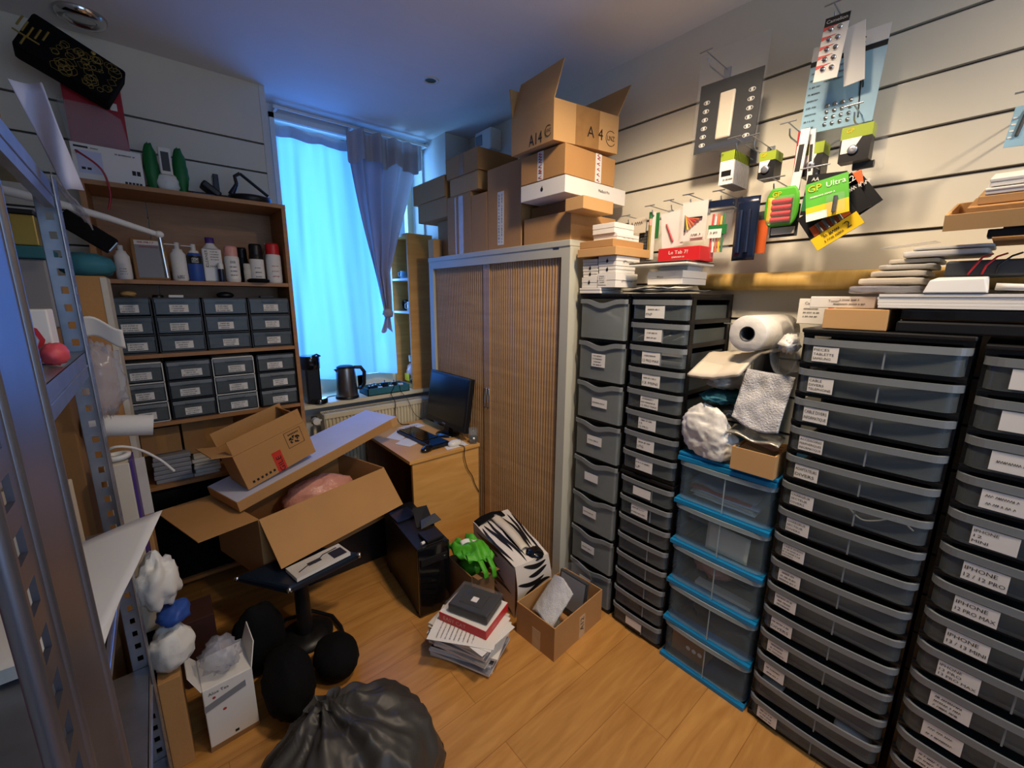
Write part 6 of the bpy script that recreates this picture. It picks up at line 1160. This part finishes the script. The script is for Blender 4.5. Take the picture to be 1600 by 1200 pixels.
# nearer rack, of which only the wide punched post shows
rk2 = thing('metal_rack', 'wide galvanised post of a nearer rack at the left edge of the picture', 'shelving unit', (-0.045, -0.3, 0))
b = MB(); X = -0.045; y0, y1, y2 = 0.190, 0.2225, 0.284
for a, c in ((y0, y0+0.010), (y0+0.0215, y2)): b.box(X-0.002, X, a, c, 0, 2.05)
z = 0.0
while z < 2.04: b.box(X-0.002, X, y0+0.010, y0+0.0215, z, z+0.009); z += 0.0195
for y, r in ((y0, 0.003), (y1, 0.0028), (y2, 0.0032)): b.tube([(X-0.001, y, 0), (X-0.001, y, 2.05)], r, 10)
b.build('upright', 'steel_post', rk2)
b = MB(); b.box(X-0.05, X, -0.9, -0.81, 0, 2.05); b.build('upright', 'steel', rk2)
for z in (0.30, 2.0): MB().box(X-0.45, X-0.006, -0.9, y0-0.004, z, z+0.03).build('shelf', 'steel', rk2)
# top shelf
zt = 1.872
t = rthing('brown_box', 'brown box on the top shelf of the metal rack', 'box', -0.16, 1.0, zt); rb(-0.25, -0.06, 0.93, 1.12, zt+0.035, 0.34+zt).build('body', 'card', t, bev=0.003); rb(-0.056, -0.0595, 1.0, 1.05, zt+0.035, 0.34+zt).build('tape', 'tape_brown', t)
t = rthing('paper_sack', 'lilac printed plastic sack on the top shelf of the rack', 'bag', -0.1, 0.75, zt); MB().blob(W_(-0.12, 0.76, zt+0.21), (0.11, 0.13, 0.17), 0.2, 5, 26, 18, flat=-0.168).build('body', 'paper_lilac', t)
tag(MB().grid(lambda u, v: Vector((-0.178+0.05*u+0.055*v-0.02*u*v, 1.46+0.02*math.sin(u*3+v*4), 2.05-0.215*v+0.008*u)), 14, 10).build('paper_sheet', 'paper_lilac', solid=0.002), 'lilac printed sheet hanging over the top shelf edge', 'paper')
t = rthing('storage_box', 'dark storage box inside the rack below the top shelf', 'box', -0.25, 0.55, 1.452); rb(-0.40, -0.22, 0.36, 0.70, 1.4535, 1.76).build('body', 'black_soft', t, bev=0.006)
tag(MB().grid(lambda u, v: W_(-0.005+0.05*u, 1.16+0.08*v+0.06*u, 1.90-0.09*u-0.03*v+0.02*noise.noise((u*5, v*5, 1))), 12, 8).build('plastic_sheet', 'clear_bag', solid=0.002), 'crinkled clear plastic hanging from the far end of the top shelf', 'plastic sheet')
# shelf at 1.45
z1 = 1.4535
t = rthing('letter_box', 'white box with a big red letter on the middle shelf', 'box', -0.06, 0.93, z1); rb(-0.10, -0.025, 0.90, 0.97, z1, z1+0.115).build('body', 'white_card', t, bev=0.003)
b = MB(); c = W_(-0.063, 0.8994, z1+0.055); vs, fs, w_ = text_geo('G'); b.add([c+(MS.to_3x3() @ UX)*(-p[0]*0.085)+UZ*(-p[1]*0.10)+(MS.to_3x3() @ NY)*0.001 for p in vs], fs); b.build('letter', 'red', t)
tag(MB().blob(W_(-0.022, 0.86, z1+0.024), (0.022, 0.03, 0.023), 0.2, 9, 20, 14, flat=-0.0235).build('pink_scrap', 'pink_lump'), 'small pinkish red lump beside the box with the red letter', 'scrap')
t = thing('support_carton', 'tall dim carton carrying the grey bin behind the far rack post', 'box', (-0.28, 1.95, 0)); MB().box(-0.38, -0.235, 1.82, 2.06, 0, 1.50).build('body', 'card_dark', t, bev=0.003); MB().box(-0.33, -0.29, 1.8195, 2.06, 0.2, 1.5005).build('tape', 'tape_brown', t)
t = thing('plastic_bin', 'pale grey plastic bin stacked behind the far rack post', 'bin', (-0.28, 1.94, 1.502)); MB().box(-0.375, -0.225, 1.84, 2.05, 1.502, 1.70).build('body', 'grey', t, bev=0.006); MB().box(-0.38, -0.22, 1.83, 2.055, 1.7005, 1.735).build('lid', 'teal', t, bev=0.004)
t = thing('yellow_box', 'ochre box on top of the pale grey bin', 'box', (-0.28, 1.94, 1.737)); MB().box(-0.37, -0.23, 1.84, 2.05, 1.7365, 1.82).build('body', 'gold', t, bev=0.003); MB().box(-0.372, -0.228, 1.838, 2.052, 1.8205, 1.835).build('lid', 'black', t, bev=0.003)
t = rthing('dark_folder', 'dark folder lying on the middle shelf before the lettered box', 'folder', -0.05, 0.45, z1); rb(-0.2, -0.02, 0.40, 0.58, z1, z1+0.02).build('cover', 'navy', t, bev=0.003); rb(-0.195, -0.025, 0.405, 0.575, z1+0.0205, z1+0.03).build('pages', 'paper_dirty', t)
# shelf at 0.93
z2 = 0.9315
rn = random.Random(9)
for i in range(7):
    k = i*0.9
    lb = ['lowest', 'second lowest', 'third lowest', 'middle', 'third topmost', 'second topmost', 'topmost'][i]+' sheet of the white paper fan on the rack'
    tag(MB().grid(lambda u, v, k=k, i=i: W_(-0.23+(0.225+0.055*v)*u+0.009*k*v*u, 0.60+0.325*v+0.009*k*u*(v-0.3), z2+0.010+0.005*i+0.05*math.sin(1.6*u)*v+0.03*max(0, u*v-0.45)), 14, 12).build('fanned_sheet', 'paper', solid=0.0006), lb, 'paper', 'fanned white sheets on the metal rack')
t = rthing('printed_carton', 'beige printed carton marked CARE behind the far rack upright', 'box', -0.2, 1.0, z2); rb(-0.30, -0.07, 0.985, 1.09, z2+0.0, z2+0.20).build('body', 'envelope', t, bev=0.003)
b = MB(); c0 = W_(-0.115, 0.9845, z2+0.165); u_ = MS.to_3x3() @ UX; text(b, 'CTS', c0, u_, UZ, 0.02, 0, 0.045); text(b, '& CARE', c0-UZ*0.028, u_, UZ, 0.02, 0, 0.075); b.blob(c0-UZ*0.085+(MS.to_3x3() @ NY)*0.001, (0.012, 0.001, 0.012), 0.3, 60); b.build('print', 'ink', t)
t = rthing('drive_tray', 'grey metal tray with a dark hole below the beige carton', 'tray', -0.15, 0.90, z2); rb(-0.28, -0.07, 0.966, 0.983, z2, z2+0.045).build('body', 'grey_dark', t, bev=0.003); b = MB(); b.lathe([(0.012, 0), (0, 0)], (0, 0, 0), 16, T=Matrix.Translation(W_(-0.11, 0.965, z2+0.025)) @ Matrix.Rotation(R(90), 4, 'X')); b.build('hole', 'black', t)
for i in range(3):
    tag(MB().grid(lambda u, v, i=i: W_(-0.33+0.2*u, 0.15+0.36*v, z2+0.03+0.10*i*0.3+0.06*u+0.01*math.sin(v*4)), 10, 8).build('written_sheet', 'paper', solid=0.0008), ['lower', 'middle', 'upper'][i]+' handwritten sheet behind the near rack upright', 'paper')
t = rthing('burgundy_folder', 'burgundy binder standing behind the near rack upright', 'binder', -0.12, 0.2, z2); rb(-0.30, -0.10, 0.06, 0.13, z2+0.10, z2+0.42).build('cover', 'red_dark', t, bev=0.004); rb(-0.298, -0.102, 0.075, 0.115, z2+0.11, z2+0.425).build('pages', 'paper', t)
simple('support_block', 'dark block below the burgundy binder', 'block', rb(-0.30, -0.10, 0.06, 0.13, z2, z2+0.0995), 'black')
t = rthing('helmet_case', 'dark blue rounded helmet-like case beside the fanned sheets', 'case', -0.12, 0.52, 0.775); MB().blob(W_(-0.12, 0.50, 0.83), (0.055, 0.09, 0.05), 0.05, 3, 24, 16).build('shell', 'navy', t); MB().tube([W_(-0.08, 0.43, 0.80), W_(-0.066, 0.50, 0.80), W_(-0.08, 0.57, 0.80)], 0.006).build('rim', 'brushed', t)
# bags bulging out of the lower shelves
z3 = 0.4515
tag(MB().blob((-0.105, 1.655, 0.685), (0.055, 0.055, 0.09), 0.30, 1.8, 30, 20, seed=2).build('crumpled_paper', 'bag_white'), 'upper crumpled white paper bulging out at the far end of the rack', 'paper')
tag(MB().blob((-0.08, 1.66, 0.555), (0.045, 0.055, 0.034), 0.2, 2, 26, 18, seed=4).build('blue_bag', 'blue'), 'bright blue bag squeezed between the crumpled white bags', 'bag')
tag(MB().blob((-0.10, 1.655, 0.432), (0.062, 0.055, 0.076), 0.22, 1.8, 26, 18, seed=6, flat=-0.075).build('paper_bag', 'bag_white'), 'lower rounded white paper bag on the small brown floor box', 'bag')
t = rthing('low_carton', 'pale carton on the low shelf near the rack front upright', 'box', -0.2, 0.4, z3); rb(-0.36, -0.06, 0.15, 0.62, z3, z3+0.30).build('body', 'envelope', t, bev=0.003); rb(-0.361, -0.059, 0.149, 0.621, z3+0.3005, z3+0.32).build('lid', 'paper', t)
t = rthing('floor_carton', 'brown carton on the lowest rack shelf', 'box', -0.2, 0.5, 0.0915); rb(-0.36, -0.04, 0.30, 0.95, 0.0915, 0.36).build('body', 'card_dark', t, bev=0.003); rb(-0.20, -0.15, 0.299, 0.9505, 0.36, 0.361).build('tape', 'tape_clear', t)
# odds and ends between the rack and the bookcase
t = thing('corner_post', 'rough beige carton standing on end between rack and bookcase', 'box', (-0.16, 1.85, 0.45)); MB().box(-0.185, -0.125, 1.76, 1.86, 0.45, 1.07).build('body', 'envelope', t, bev=0.003); MB().box(-0.1245, -0.118, 1.76, 1.86, 0.45, 1.075).build('edge', 'purple', t)
simple('pedestal_box', 'dark box under the upright beige carton by the rack', 'box', MB().box(-0.21, -0.11, 1.72, 1.90, 0, 0.4485), 'black_soft')
tag(MB().tube([(-0.225, 1.90, 1.177), (-0.055, 1.90, 1.150)], 0.036, 20).build('paper_roll', 'paper'), 'short white paper roll poking out beside the lower drawer chests', 'paper roll')
cord('usb_cable', 'white cable with plug dangling below the short paper roll', [(-0.19, 1.86, 1.085), (-0.16, 1.83, 1.11), (-0.125, 1.84, 1.10), (-0.09, 1.86, 1.07), (-0.05, 1.88, 1.02), (-0.02, 1.89, 0.968)], 0.0045, 'white_plastic')
simple('cable_coil', 'coiled white cable on top of the upright beige carton', 'cable', MB().lathe([(0.018, 0), (0.034, 0.0), (0.036, 0.014), (0.02, 0.016), (0.018, 0)], (-0.155, 1.81, 1.0765), 20), 'white_plastic')
simple('paper_strip', 'grey-white strip hanging beside the purple edged carton', 'strip', MB().box(-0.135, -0.092, 1.8605, 1.8665, 0.84, 1.05), 'paper_dirty')
t = thing('tall_carton', 'tall brown carton in the gap between the rack and the bookcase', 'box', (-0.24, 2.18, 0)); MB().box(-0.32, -0.12, 2.10, 2.27, 0.0, 1.665).build('body', 'card', t, bev=0.003); MB().box(-0.135, -0.118, 2.098, 2.272, 0.8, 1.66).build('torn_edge', 'paper_dirty', t)
simple('blue_cloth', 'bluish grey cloth draped on the tall brown carton', 'cloth', MB().blob((-0.165, 2.16, 1.70), (0.075, 0.09, 0.045), 0.15, 6, 24, 14, flat=-0.034), 'teal')
t = thing('black_binder', 'black slanting binder behind the far rack upright', 'binder', (-0.18, 2.02, 1.70)); T = Matrix.Translation((-0.21, 2.18, 1.83)) @ Matrix.Rotation(R(38), 4, 'Y'); MB().box(-0.02, 0.13, -0.03, 0.03, 0.0, 0.06, T=T).build('cover', 'black_soft', t, bev=0.004); MB().box(0.131, 0.134, -0.02, 0.02, 0.01, 0.05, T=T).build('spine_label', 'steel', t)
tag(MB().blob((-0.155, 1.80, 1.34), (0.055, 0.06, 0.11), 0.3, 5, 24, 18, seed=3).build('plastic_bag', 'clear_bag'), 'translucent plastic bag hanging beside the upper drawer chests', 'bag')
tag(MB().grid(lambda u, v: Vector((-0.18+0.095*u, 1.80-0.02*v, 1.468+0.06*v+0.015*math.sin(u*5)-0.02*u)), 10, 8).build('folded_paper', 'paper', solid=0.003), 'folded white paper above the translucent hanging bag', 'paper')
